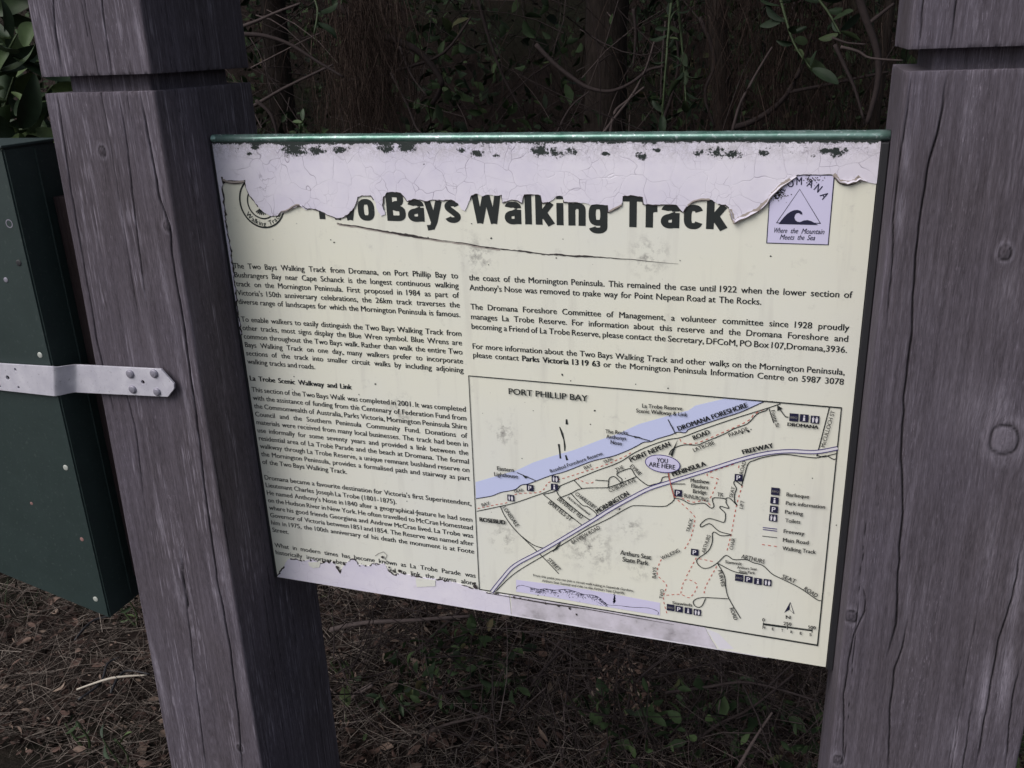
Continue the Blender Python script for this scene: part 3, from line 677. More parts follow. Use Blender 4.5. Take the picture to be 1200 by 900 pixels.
ROADS = [[(559,598.7),(586,593),(603,589),(633,578.7),(645,574),(657,568.7),(673,562),(700,551),(717,545),(730,539),(743,530.5),(759,523),(782,515),(799,512),(823,503),(849,494),(867,488),(899,478),(914.7,472.7)],
 [(636.7,578.7),(645,577),(653,574),(657,568.7)], [(784,532.7),(787,527),(794,523),(803,520.7),(816.7,521),(825,518),(849,508),(860,502),(876,496),(887,485),(898,480.5),(899,478)],
 [(782.7,552.7),(785,564.7),(790,582.7),(788.7,586.7),(784.7,590),(776.7,593),(747,592),(737,594),(714,607),(690,618.7),(670,631),(647,645),(613,665),(597,676.7),(581.7,692)],
 [(869,569),(873,555),(877,542.7),(884,539),(897,535),(919,532),(940,534.5),(957,536),(968,533.5),(976,537.5),(980,537)], [(957,533),(965,535),(972,533),(980,531)],
 [(972,476.7),(966,500),(959,527),(957,534)], [(900.7,477),(906.7,495)], [(586.7,593),(591,602.7),(599,614.7),(610,626.7),(629,645),(643,659),(655,671.7)], [(610,626.7),(622,636),(630,640),(639,642)],
 [(636.7,578.7),(682,614.7)], [(652.7,575),(658,582.7),(690,608),(698,605),(698.7,601),(688.7,593),(682,591),(668.7,577)], [(658,582),(668.7,578),(682,572),(709,571),(713,570.7),(729,565),(746,558)], [(672.7,562),(682,572)],
 [(713,570.7),(714,560.7),(718,558),(722,559),(728,565),(728.7,560.7),(723,554.7),(736.7,548.7),(740.7,550),(746,558),(759,568),(766,567),(774,564.7),(776.7,559),(783,558)], [(698,562),(713,563)],
 [(790,583),(799,584.7),(810,590),(824.7,589),(833,594.7),(836.7,592.7),(835,586),(837,582.7),(850,584),(851,588.7),(854,595),(845,592.7),(844,595),(850,601),(849,611),(843,610),(832,607),(826,609),(821,614),(822,617),(828,614),(833,613.5),(843,622),(856.7,626),(845,627),(838,623),(835,624.7),(834.7,634.7),(830,645),(818,654),(817,659),(823,664.7),(831,664.7),(840.7,659),(849,651),(853,650.7),(860,655),(874,655),(883,658.7),(894,662),(905,672),(917,678),(937,688),(957,701.7),(962,703)],
 [(850,584),(855,583),(864,591.7),(861,586.7),(861,578.7),(863,572),(860,566),(862,563),(870,568.7)], [(840.6,659),(849,674),(850.7,688.5),(854.4,701),(868,724)], [(840.6,659),(860,669),(876,672)],
 [(853.5,701),(827,699.5),(817.7,700.5),(812.6,704),(814,708.7),(818.6,711),(823,708.7),(827,700.5)], [(723,553),(724,551)], [(648,646),(657,635)], [(803,566.5),(787,566.5)],
 [(734,508.5),(762,516)], [(783,491),(792,508)], [(606,553),(629,563)], [(924,488),(920,487),(912,476)]]
msub('road_line', [stroke(smooth_px(r, 4), .0011, .0011 + .00002 * i) for i, r in enumerate(ROADS)], M['ink'])
for q in ([(911,474),(917,478),(911,481)], [(743,510),(752,512),(744,512.5)], [(785,497),(788.5,499),(790,503)], [(612,555.5),(620,558),(616,560)], [(788,534.7),(785.5,532),(794.7,514)], [(648,645),(658,636),(653,643)]):
    msub('map_arrowhead', [fill_poly([S(*p) for p in q], .0018)], M['ink'])
FW = [(575,691.7),(587,676.7),(603,660),(638,641),(690,610),(714,595),(737,582),(759,570.7),(783,562.7),(821,550.7),(842,544),(867,536),(897,528.7),(925,526),(955,527),(981,522.5)]
fw = smooth_px(FW, 5); fw2 = []
for i, p in enumerate(fw):
    d = (fw[min(i + 1, len(fw) - 1)] - fw[max(i - 1, 0)]).normalized(); fw2.append(p + Vector((-d.y, d.x)) * .0042)
mid = [(a + b) / 2 for a, b in zip(fw, fw2)]
msub('freeway_fill', [stroke(mid, .0034, .0014)], M['white']); msub('freeway_line', [stroke(fw, .0010, .0017), stroke(fw2, .0010, .0017)], M['blue_line'])
RED = [[(560,595.5),(581,591),(594,588.5),(604.7,578.7),(633,576),(643,565),(657,561),(670,557),(709,544.5),(723,538.5),(735,533),(743,527)], [(796.7,514),(801,518.7),(817,518.5),(849,505.5),(876,493),(884,485),(897,478.5)],
 [(860,543.5),(840,550),(829,555),(831,558),(841,560.7),(840.7,563),(835,578),(831,585)], [(866,545),(864.7,553)], [(870,568),(863,592),(857,625),(851,648)], [(791,580),(794,585),(812.7,603),(814,611),(809,631),(801,644.7)],
 [(775,655),(771,664.7),(771,674),(781,685),(778,696),(778,705),(783,723)], [(781,697),(797.5,696),(808.5,699.5),(817,685),(803,679),(797.5,696)], [(816,653),(803,677.5)], [(840,663),(827,686.7),(825,698.6)], [(819,654),(838,658)],
 [(799,583),(812,588),(825,586),(833,592)], [(675,560),(690,566),(699,562)], [(893,637.5),(911,639.9)]]
parts = []
for i, r in enumerate(RED): parts += dashes(r, .0010, .0010 + .00001 * i)
msub('walking_track_dashes', parts, M['red'])
sub('red_track_line', *stroke(smooth_px([(783.5,553),(786,566),(790.5,582)], 4), .0009, .0019), M['red'], mapf)
# you-are-here bubble
ec = Vector(S(776.7, 542.7)); ax = Vector(S(797, 545.5)) - ec; ay = Vector(S(776, 552.6)) - ec
el = [ec + ax * math.cos(t) + ay * math.sin(t) for t in [2 * math.pi * k / 36 for k in range(36)]]
msub('bubble', [fill_poly([tuple(p) for p in el], .0019)], M['lilac']); msub('bubble_outline', [stroke(el, .0010, .0020, True)], M['blue_line'])
# legend lines, north arrow, scale bar
msub('freeway_line', [stroke([Vector(S(894, 617.7)), Vector(S(910.7, 619.6))], .0011, .001), stroke([Vector(S(894, 620)), Vector(S(910.7, 622))], .0011, .001)], M['blue_line'])
msub('road_line', [stroke([Vector(S(893.3, 627.7)), Vector(S(910.7, 629.7))], .0009, .001)], M['ink'])
msub('north_arrow', [fill_poly([S(*p) for p in ((926,705),(919,717.5),(925,714))], .001), stroke([Vector(S(*p)) for p in ((926,705),(925,714),(930.5,718.8))], .0005, .001, True)], M['navy'])
sb = [Vector(S(894.4, 731)), Vector(S(951.7, 738.6))]
L_ = (sb[1] - sb[0]); parts = [stroke([sb[0], sb[0] + L_ * .48], .0026, .001), stroke([sb[0] + L_ * .5, sb[1]], .0018, .001), stroke([sb[0] + Vector((0, -.0014)), sb[1] + Vector((0, -.0014))], .0005, .001)]
for t in (0, .5, 1): parts.append(stroke([sb[0] + L_ * t + Vector((0, -.003)), sb[0] + L_ * t + Vector((0, .003))], .0008, .0011))
msub('scale_bar', parts, M['ink'])
# caption sketch of the coast
msub('sketch_patch', [fill_poly([S(*p) for p in ((605,679),(660,686),(720,696),(773.5,706),(773.5,721),(700,709),(650,700),(605,693))], .0008)], M['lilac'])
sk = random.Random(9); ridge = [(606,690),(606,687),(612,685.5),(622,688),(632,690),(640,689.5),(650,691),(664,690),(672,692),(684,696),(696,697),(704,701),(712,708),(725,709),(740,711),(760,712),(771,716),(771,720)]
parts = [stroke(smooth_px(ridge, 4), [.0004 + .0006 * sk.random() for _ in range((len(ridge) - 1) * 4 + 1)], .001)]
for _ in range(420):
    i = sk.randrange(3, 12); t = sk.random(); x = ridge[i][0] * (1 - t) + ridge[i + 1][0] * t; y = ridge[i][1] * (1 - t) + ridge[i + 1][1] * t + abs(sk.gauss(0, 3)) ; y = min(y, 694 + (x - 610) * .155)
    c = S(x, y); r = sk.uniform(.0002, .0006) ; parts.append(fill_poly([(c[0] + r * 1.8 * math.cos(k * 1.26), c[1] + r * math.sin(k * 1.26)) for k in range(5)], .00105))
for k in range(16):
    c = S(720 + sk.gauss(0, .5), 695 + k * .8); r = .0005 + .00011 * k * (k < 13); parts.append(fill_poly([(c[0] + r * math.cos(j * 1.26), c[1] + r * math.sin(j * 1.26)) for j in range(5)], .0011))
msub('coast_sketch', parts, M['navy'])
# pictogram squares
def icon(px, py, kind):
    cx, cy = S(px, py); s = .0046 if kind != 'B' else .0048; out = [fill_poly([(cx - s, cy - s), (cx + s, cy - s), (cx + s, cy + s), (cx - s, cy + s)], .00195)]; wh = []
    if kind == 'P': wh.append(put('P', cx - .0022, cy + .0030, 1, 0, .0062 / CAP, .0060 / CAP, .0022, .02)[0])
    elif kind == 'i':
        wh.append(fill_poly([(cx - .0010, cy - .001), (cx + .0010, cy - .001), (cx + .0010, cy + .0026), (cx + .0018, cy + .0032), (cx - .0018, cy + .0032), (cx - .0010, cy + .0026)], .0022))
        wh.append(fill_poly([(cx + .0011 * math.cos(k), cy - .0026 + .0010 * math.sin(k)) for k in range(6)], .0022))
    elif kind == 'M':
        for sx_ in (-1, 1):
            x = cx + sx_ * .0019
            wh.append(fill_poly([(x - .0012, cy - .0018), (x + .0012, cy - .0018), (x + (.0013 if sx_ > 0 else .0009), cy + .0014), (x + .0006, cy + .0036), (x - .0006, cy + .0036), (x - (.0013 if sx_ > 0 else .0009), cy + .0014)], .0022))
            wh.append(fill_poly([(x + .0007 * math.cos(k), cy - .0028 + .0007 * math.sin(k)) for k in range(6)], .0022))
    elif kind == 'B': wh.append(put('BBQ', cx - .0036, cy + .0013, 1, 0, .0026 / CAP * 1.05, .0026 / CAP, .0022, .02)[0])
    sq = sub('pictogram', *join(out), M['navy'], mapf)
    V, Fc = join(wh); k = len(sq.data.vertices)
    # white sign on the square
    me = sq.data; me.materials.append(M['smudge'] if kind == 'B' else M['white'])
    bm = bmesh.new(); bm.from_mesh(me); vs = [bm.verts.new(Vector(v) - SIGN.location) for v in V]
    for f in Fc:
        try: q_ = bm.faces.new([vs[i] for i in f]); q_.material_index = 1
        except ValueError: pass
    bm.to_mesh(me); bm.free(); me.name = 'pictogram'
for a in [(930.4,488.4,'B'),(942.4,489.3,'i'),(955,491,'M'),(865.7,559,'P'),(599,582.7,'M'),(621.7,571,'P'),(651,560.5,'M'),(650,570,'i'),(795,577,'P'),(814.3,646.3,'P'),(908.7,575,'B'),(907.7,585.7,'i'),(907,596,'P'),(906,606,'M'),
          (866.3,676.2,'B'),(877.3,678,'P'),(888.3,680.3,'i'),(899.5,681.7,'M'),(786,711,'B'),(796,712.8,'P'),(806.7,714.8,'i'),(817.3,716.6,'M')]: icon(*a)
LAB = [("PORT PHILLIP BAY",597,461,689,469.5,6.9,.012),("La Trobe Reserve",753,476.7,799.6,480,4,.014),("Scenic Walkway & Link",746,482.4,805.7,487.3,4,.014),("The Rocks",710,506.7,736,508.7,3.9,.014),("Anthonys",711,512.7,734,515,3.9,.014),("Nose",716,519.3,729,521,3.9,.014),
 ("DROMANA FORESHORE",796,504,877,476,5,.04),("ROAD",814,514.7,832.7,507.3,4.8,.04),("POINT NEPEAN",740,540.5,786.5,521.5,5,.04),("LATROBE",814,528.7,838,519.3,4,.006),("PARADE",855.3,511.3,877.3,503.3,4,.006),("Foote St",903.5,480.5,909.5,500,4,.006),
 ("DROMANA",923,498,958.7,501.6,3.4,.045),("McCULLOCH ST",966.5,523.3,978.5,481,4.2,.004),("FREEWAY",871.3,531.3,906.7,523.3,4.7,.045),("Rosebud Foreshore Reserve",646.3,553,707,532,3.6,.014),("BAY",686,549.3,694.7,546,3.5,.006),("TRAIL",709.3,542.7,719,537.3,3.5,.006),
 ("Eastern",583.3,550,603,552.3,4,.014),("Lighthouse",580,556.7,607.3,559.7,4,.014),("TRAIL",603.3,577,615,574.4,3.2,.01),("BAY",566,592.7,575.3,590,3.4,.008),("ROSEBUD",563,610,592.7,613.7,4.2,.045),("LONSDALE",589.3,594,605.3,616.7,3.8,.006),("STREET",641.7,655,655,668.3,3.5,.006),
 ("BARTELS ST",642.7,588.7,668.7,610,4.2,.006),("BEVERLEY RD",653.3,584.7,681.3,607.3,4.2,.006),("CHARLESBY",674,578.7,697.3,596,3.8,.006),("McCrae Homestead",665.3,582.7,690.7,602.7,2.2,.02),("MORNINGTON",701.3,600.7,738,579,5,.045),("PENINSULA",789.3,557.3,828,544.5,4.8,.045),
 ("BAYVIEW ROAD",672,636.7,704.5,618.5,4.2,.006),("COBURN AVE",715.3,576,746,563.3,4.1,.004),("THE",723.3,552,732,548,4,.006),("EYRIE",738.2,545.8,749.5,556.6,3.8,.006),("YOU",770,540.7,782.7,542,4.6,.006),("ARE HERE",760.7,545.3,791.3,549.3,4.6,.006),("Matthew",809.6,564,831.3,566,4,.014),
 ("Flinders",810.4,570.3,830,572.4,4,.014),("Bridge",812.4,576.7,828,578.3,4,.014),("BUNURONG",801.7,581.7,830,587,4,.006),("TK",840.7,580.4,848,581.3,4,.006),("SEAT",858.6,582,861.8,570,3.8,.006),("ROAD",870.7,554.7,874.6,540,3.8,.006),("LIFT",870.5,595.3,872.6,586,3.8,.006),("CHAIR",859,643.3,862,630,3.8,.006),
 ("TRACK",808.3,622.7,812.6,607.3,3.8,.006),("ARTHURS",826.5,647.3,833.2,626.7,4,.006),("WALKING",776.7,655,797.5,645.5,4,.006),("BAYS",769,676.7,769.7,664,3.8,.006),("TWO",777.2,700.8,778.4,690,3.8,.006),("Arthurs Seat",727.3,648.7,763.2,654.7,4.7,.014),("State Park",730,656.7,759.8,661.5,4.7,.014),
 ("Barbeque",921.7,580.3,948,583.2,3.8,.012),("Park information",921,590.4,966.7,595,3.8,.012),("Parking",920,600.7,940.7,603,3.8,.012),("Toilets",920.4,610.7,937.7,612.6,3.8,.012),("Freeway",918.4,623.3,942.4,626.3,3.9,.012),("Main Road",917.6,633.6,947.3,637,3.9,.012),("Walking Track",917,643.3,955.7,648,3.9,.012),
 ("ARTHURS",868.7,652.9,895.5,659.5,4.2,.006),("Summit",850,658.7,869.3,661.3,3,.012),("Arthurs Seat",864,665,887,667.3,2.6,.01),("State Park",866,669.6,884.7,671.7,2.6,.01),("SEAT",916,676,931.5,682.4,4,.006),("ROAD",941.6,689.6,956.2,699,4,.006),("PURVES",841.4,667.4,845.6,686,4,.006),("ROAD",855,711.5,860.4,725.4,4,.006),
 ("Seawinds",788.3,706.7,811.3,709.6,3,.014),("N",921.0,723.6,926.3,724.1,3.4,.012),("0",893.3,726.7,896,727.2,3.2,.014),("250",918.3,731,927.4,732,3.2,.014),("500",947,735.2,955.7,736.3,3.2,.014),
 ("M",893.7,735.6,896.6,736,2.8,.014),("E",904.8,737.2,907,737.5,2.8,.014),("T",915.6,738.9,917.8,739.2,2.8,.014),("R",926.4,740.6,928.8,740.9,2.8,.014),("E",937.4,742.2,939.8,742.5,2.8,.014),("S",948.6,743.9,951,744.2,2.8,.014),
 ("From this point you can join a circuit walk taking in Seawinds Gardens,",625.5,674.2,742.8,692.5,2.4,.006),("Arthurs Seat Summit and ride on the Arthurs Seat Chairlift.",635.8,680.5,732.5,695.3,2.4,.006)]
for t, x0, y0, x1, y1, cp, bold in LAB:
    a, b = Vector(S(x0, y0)), Vector(S(x1, y1)); d = b - a; L = d.length; d.normalize()
    ll = (word(t)[3] - word(t)[2]); sx = L / ll
    # cap height in metres from pixels measured across the baseline
    mx, my = (x0 + x1) / 2, (y0 + y1) / 2; dn = Vector((x1 - x0, y1 - y0)).normalized(); e = Vector(S(mx + dn.y * cp, my - dn.x * cp)) - Vector(S(mx, my))
    nrm = Vector((d.y, -d.x)); cap = abs(e.dot(nrm)) * (1.14 if cp < 6 else 1.0)
    V_, w_ = put(t, a.x, a.y, d.x, d.y, sx, cap / CAP, .0024, bold + .010)
    sub('map_lettering', *V_, M['ink_text'] if cp < 6 else M['ink'], mapf)

# ================================================================ POSTS
def vnoise(x, y, seed):
    """cheap smooth value noise on arrays"""
    r = np.random.default_rng(seed).random((257, 257)); r[256] = r[0]; r[:, 256] = r[:, 0]
    xi = np.floor(x).astype(int); yi = np.floor(y).astype(int); fx = x - xi; fy = y - yi
    fx = fx * fx * (3 - 2 * fx); fy = fy * fy * (3 - 2 * fy); a = xi % 256; b = yi % 256
    return (r[a, b] * (1 - fx) + r[a + 1, b] * fx) * (1 - fy) + (r[a, b + 1] * (1 - fx) + r[a + 1, b + 1] * fx) * fy
def make_post(name, x0, x1, zf, zb, edges, cracks, knots, streaks, label, seed, groove, fleck=1.0, lean=0.0, zlean=0.0, tiltg=0.0):
    """square post; cross-section swept over rows. x0/x1/zf/zb in sign coords, zf = front, cracks on the front face as (y, x) polylines"""
    fine = .00085
    W_, D_ = x1 - x0, zb - zf; rad = .0035
    per = []            # (x, z, nx, nz, u, side)
    def seg(a, b, step, n, side):
        L = abs(b[0] - a[0]) + abs(b[1] - a[1]); k = max(2, int(L / step))
        for i in range(k):
            t = i / k; per.append((a[0] + (b[0] - a[0]) * t, a[1] + (b[1] - a[1]) * t, n[0], n[1], side))
    dense = edges       # which side faces are seen: 'R' (x1 face) or 'L'
    def corner(cx, cz, a0, a1, side):
        for i in range(4):
            t = math.radians(a0 + (a1 - a0) * i / 4); per.append((cx + rad * math.cos(t), cz + rad * math.sin(t), math.cos(t), math.sin(t), side))
    # go round: front (x0->x1 at zf), right, back, left
    seg((x0 + rad, zf), (x1 - rad, zf), fine, (0, -1), 0); corner(x1 - rad, zf + rad, -90, 0, 1)
    seg((x1, zf + rad), (x1, zb - rad), fine * 1.3 if dense == 'R' else .02, (1, 0), 1); corner(x1 - rad, zb - rad, 0, 90, 2)
    seg((x1 - rad, zb), (x0 + rad, zb), .02, (0, 1), 2); corner(x0 + rad, zb - rad, 90, 180, 3)
    seg((x0, zb - rad), (x0, zf + rad), fine * 1.3 if dense == 'L' else .02, (-1, 0), 3); corner(x0 + rad, zf + rad, 180, 270, 0)
    P = np.array([(p[0], p[1], p[2], p[3], p[4]) for p in per]); N = len(P)
    arcl = np.cumsum(np.r_[0, np.hypot(np.diff(P[:, 0]), np.diff(P[:, 1]))])
    ys = np.r_[np.linspace(-.55, -.24, 12), np.arange(-.235, groove[0] - .0021, .0025), [groove[0] - .0018, groove[0] - .0006, groove[0]],
               [groove[0] + .00001, (groove[0] + groove[1]) / 2, groove[1] - .00001], [groove[1], groove[1] + .0006, groove[1] + .0018], np.arange(groove[1] + .004, .95, .0025), np.linspace(.96, HTOP + .15, 10)]
    Mr = len(ys); PX = np.tile(P[:, 0], (Mr, 1)); PZ = np.tile(P[:, 1], (Mr, 1)); NX_ = np.tile(P[:, 2], (Mr, 1)); NZ_ = np.tile(P[:, 3], (Mr, 1)); SD = np.tile(P[:, 4], (Mr, 1))
    U = np.tile(arcl, (Mr, 1)); YY = np.tile(ys[:, None], (1, N))
    disp = (vnoise(U * 900, YY * 14, seed) - .5) * .00045 + (vnoise(U * 300, YY * 5, seed + 1) - .5) * .0004 + (vnoise(U * 30 + 7, YY * 2.5, seed + 2) - .5) * .0006
    crack = np.zeros_like(U); tone = np.zeros_like(U)
    fib = np.clip((vnoise(U * 800, YY * 38, seed + 3) - .62) * 3, 0, 1) * np.clip((vnoise(U * 70, YY * 7, seed + 4) - .44) * 4, 0, 1); tone += fib * .75 * fleck
    jit = (vnoise(YY * 60, U * 0 + 3.3, seed + 5) - .5) * .0016
    gu = U.copy()
    # random hairline checks
    rs = np.random.default_rng(seed + 9); checks = list(cracks)
    def stamp(ucurve, yy0, yy1, wd, dep, mask):
        nonlocal disp, crack
        d = np.abs(U - (ucurve + jit)); taper = np.clip(np.minimum(YY - yy0, yy1 - YY) / .05, 0, 1)
        g = np.exp(-(d / (wd * .5 + 1e-6)) ** 2) * taper * mask
        disp = disp - g * dep; crack = np.maximum(crack, np.clip(g * 1.25 - .12, 0, 1)); disp = disp - np.exp(-(d / (wd * 2.0)) ** 2) * taper * mask * dep * .04
    fmask = (SD == 0) & (NZ_ < -.5)
    for pts, wd in checks:         # on the front: pts = (x, y)
        yv = np.array([p[1] for p in pts]); xv = np.array([p[0] for p in pts]); od = np.argsort(yv); xc = np.interp(ys, yv[od], xv[od])
        stamp((xc - (x0 + rad))[:, None] + arcl[0], yv.min() - .01, yv.max() + .01, wd, .0036, fmask * 1.0)
    for _ in range(80):
        side = 0 if rs.random() < .55 else (1 if dense == 'R' else 3)
        msk = (SD == side); idx = np.where(P[:, 4] == side)[0]; u0 = arcl[idx[0]] + rs.random() * (arcl[idx[-1]] - arcl[idx[0]]); yc = rs.uniform(-.2, 1.0); ln = rs.uniform(.08, .5)
        stamp(u0 + .010 * (ys[:, None] - yc) * rs.uniform(-1, 1) + .0022 * np.sin(ys[:, None] * 9 + u0 * 100), yc - ln / 2, yc + ln / 2, rs.uniform(.0004, .0010), .0014, msk * rs.uniform(.4, 1.0))
    for (kx, ky, kr) in knots:
        dx = (PX - kx) / kr; dy = (YY - ky) / (kr * 1.2); f = fmask * 1.0; rr_ = np.sqrt(dx * dx + dy * dy) * (1 + (.07 if kr > .009 else .10) * (vnoise(dx * 1.3 + 20, dy * 1.3 + 20, seed + 31) - .5) * 2)
        gu = gu - f * np.sign(dx) * kr * .9 * (1 - np.exp(-(dx * dx) * 3)) * np.exp(-np.abs(dx) * .6) * np.exp(-(dy / 2.2) ** 2)
        big = kr > .009; disp += f * (np.exp(-rr_ ** 2 * .5) * (.0010 if big else .0018))
        ring = np.exp(-((rr_ - 1.0) / (.085 if big else .17)) ** 2) * np.clip(vnoise(dx / (rr_ + .05) * 1.5 + 9, dy / (rr_ + .05) * 1.5 + 9, seed + 12) * 1.9, .85 if big else .6, 1) + (0 if big else .55 * np.exp(-((rr_ - .42) / .16) ** 2))
        disp -= f * ring * .0012; crack = np.maximum(crack, f * np.clip(ring, 0, 1) * .85); tone = np.maximum(tone, f * np.exp(-((rr_ - 1.5) / .45) ** 2) * .30)
        if big: tone = np.maximum(tone, f * np.clip(1.15 - rr_, 0, .22) * 1.2)
    for (sx_, sy_, sw, sl, st) in streaks:
        g = np.exp(-((PX - sx_ - (YY - sy_) * .05) / sw) ** 2 - ((YY - sy_) / sl) ** 2) * fmask; tone = np.maximum(tone, g * st * (.55 + .45 * vnoise(U * 800, YY * 20, seed + 6)))
    edge_wear = (fmask * (np.exp(-((PX - x1) / .005) ** 2) + np.exp(-((PX - x1 + .02 + .01 * np.sin(YY * 7)) / .004) ** 2) * .6)) * np.clip(vnoise(YY * 18, U * 0, seed + 7) - .25, 0, 1); tone = np.maximum(tone, edge_wear * .9)
    # groove core
    ing = (YY > groove[0]) & (YY < groove[1]); inset = np.where(ing, .022, 0.0)
    # soften the arrises of the cut
    near = np.minimum(np.abs(YY - groove[0]), np.abs(YY - groove[1])); disp -= np.where(~ing, np.exp(-(near / .0016) ** 2) * .0022 * vnoise(U * 260, YY * 0 + 2.2, seed + 17) ** 2, 0)
    cxm, czm = (x0 + x1) / 2, (zf + zb) / 2
    kx_ = np.where(ing, (W_ / 2 - .022) / (W_ / 2), 1.0); kz_ = np.where(ing, (D_ / 2 - .022) / (D_ / 2), 1.0)
    VX = cxm + (PX - cxm) * kx_ + NX_ * disp; VZ = czm + (PZ - czm) * kz_ + NZ_ * disp
    VX = np.where(PX < cxm, VX + lean * YY * (x1 - VX) / W_, VX); VZ = VZ + zlean * YY * np.clip((zb - VZ) / D_, 0, 1)
    VY = YY + tiltg * (PX - x0)
    V = np.stack([VX, VZ, HTOP - VY], -1).reshape(-1, 3)
    i = np.arange(Mr - 1)[:, None] * N; j = np.arange(N)[None, :]; jn = (j + 1) % N
    F_ = np.stack([i + j, i + jn, i + N + jn, i + N + j], -1).reshape(-1, 4)[:, ::-1]
    faces = F_.tolist() + [list(range(N)), list(range((Mr - 1) * N, Mr * N))[::-1]]
    o = mesh_obj(name, V, faces, M['wood'], None, smooth=True, attrs={'crack': crack.reshape(-1), 'tone': tone.reshape(-1), 'gu': gu.reshape(-1), 'gv': YY.reshape(-1)})
    loc = Vector((cxm, czm, 0)); o.data.transform(Matrix.Translation(-loc)); o.location = loc
    tag(o, label, 'post'); return o
def FP(z, pts):      # photograph points -> (x, y) on a front face at depth z
    return [tuple(back(px, py, 2, z)[:2]) for px, py in pts]
ZL, ZR = -.094, -.095
LC = [(FP(ZL, [(160,112),(170,165),(184,235),(197,268),(199,300),(213,380),(228,480),(241,580),(256,680),(272,760),(281,830),(287,900)]), .0019), (FP(ZL, [(62,115),(78,215),(97,310),(114,400),(135,480)]), .0012),
      (FP(ZL, [(135,115),(143,160),(152,230),(160,290),(170,360)]), .0010), (FP(ZL, [(50,-40),(58,40),(67,90)]), .0014), (FP(ZL, [(108,-40),(118,40),(126,90)]), .0012), (FP(ZL, [(150,-40),(162,40),(171,88)]), .0013),
      (FP(ZL, [(140,430),(160,500),(172,580)]), .0009), (FP(ZL, [(212,640),(228,740),(240,830),(250,900)]), .0010), (FP(ZL, [(200,112),(183,180)]), .0008)]
LK = [(*FP(ZL, [(116,178)])[0], .0050), (*FP(ZL, [(193,266)])[0], .0046), (*FP(ZL, [(284,873)])[0], .0052)]
def ST(z, L): return [(*FP(z, [(a, b)])[0], w, l, s) for a, b, w, l, s in L]
LS = ST(ZL, [(184,150,.0035,.05,.95),(178,190,.003,.05,.7),(142,265,.003,.025,.8),(46,35,.003,.018,.8),(70,125,.003,.03,.5),(157,40,.003,.03,.8),(192,340,.004,.06,.5),(217,470,.004,.05,.6),(150,620,.004,.03,.7),(192,615,.004,.03,.6),(195,790,.004,.06,.85),(236,800,.003,.05,.6),(255,700,.003,.04,.5),(215,700,.005,.04,.5),(180,420,.004,.05,.45),(104,210,.003,.03,.5)])
make_post('timber_post', -.165, -.004, -.088, .108, 'R', LC, LK, LS, 'grey weathered timber post left of the sign, carrying the metal strap', 21, (-.084, -.0655), lean=-.014, zlean=-.014)
RC = [(FP(ZR, [(1110,90),(1105,127),(1098,160),(1090,187),(1080,247),(1073,300),(1068,400),(1059,467),(1057,533),(1058,600),(1053,667),(1050,733),(1040,767)]), .0016), (FP(ZR, [(1069,90),(1063,133),(1057,173),(1048,247),(1046,300),(1040,380)]), .0009),
      (FP(ZR, [(1064,725),(1057,760),(1048,787),(1043,833),(1041,905)]), .0012), (FP(ZR, [(1198,640),(1187,700),(1170,750),(1157,827),(1143,905)]), .0013),
      (FP(ZR, [(1008,680),(1014,700),(1013,717),(1006,732),(1000,745),(994,780),(989,813),(988,905)]), .0010), (FP(ZR, [(1084,-40),(1083,0),(1077,60)]), .0011), (FP(ZR, [(1125,-40),(1122,0),(1113,60)]), .0013), (FP(ZR, [(1198,770),(1186,820),(1178,905)]), .0010)]
RK = [(*FP(ZR, [(1177,515)])[0], .0125), (*FP(ZR, [(1178,296)])[0], .0050), (*FP(ZR, [(998,722)])[0], .0058), (*FP(ZR, [(982,890)])[0], .0050)]
RS_ = ST(ZR, [(1153,815,.005,.045,.9),(1178,790,.006,.05,.8),(1118,870,.004,.03,.8),(1190,690,.006,.05,.7),(1055,250,.003,.02,.7),(1062,185,.003,.02,.6),(1130,150,.003,.03,.3),(1025,300,.003,.02,.5),(1160,650,.006,.05,.35),(1145,480,.02,.03,.3),(1170,480,.012,.03,.4),(1180,340,.01,.03,.3),(1140,110,.004,.04,.3)])
make_post('timber_post', .7885, .9785, -.095, .100, 'L', RC, RK, RS_, 'wide grey weathered square timber post at the right end of the sign', 57, (-.0845, -.0665), fleck=.3)

# ================================================================ GREEN METAL CASE, WOODEN RAIL, STRAP
XB, ZB, ZBK = -.215, -.117, -.032
def bxy(px, py): return tuple(back(px, py, 2, ZB)[:2])
yt = back(3, 171, 0, XB)[1] + .003; ybr = back(127, 727, 0, XB)[1]; lft = bxy(-420, 672 - 420 * .43); xl = lft[0]
bl0 = bxy(0, 672); slope = (ybr - bl0[1]) / (XB - bl0[0]); ybl = ybr + slope * (xl - XB)
CASE = empty('metal_case', ((XB + xl) / 2, 0, HTOP - (yt + ybr) / 2), 'dark green metal case with pale screw heads behind the strap', 'case')
bm = bmesh.new()
prof = [(xl, yt), (XB, yt), (XB, ybr), (xl, ybl)]
vf = [bm.verts.new((x, ZB, HTOP - y)) for x, y in prof]; vb = [bm.verts.new((x, ZBK, HTOP - y)) for x, y in prof]
bm.faces.new(vf[::-1]); bm.faces.new(vb)
for i in range(4): bm.faces.new((vf[i], vf[(i + 1) % 4], vb[(i + 1) % 4], vb[i]))
bmesh.ops.recalc_face_normals(bm, faces=bm.faces); bmesh.ops.bevel(bm, geom=list(bm.edges), offset=.0022, segments=2, affect='EDGES')
bm.verts.index_update(); V = [tuple(v.co) for v in bm.verts]; Fc = [tuple(v.index for v in f.verts) for f in bm.faces]; bm.free()
mesh_obj('casing', V, Fc, M['casing'], CASE)
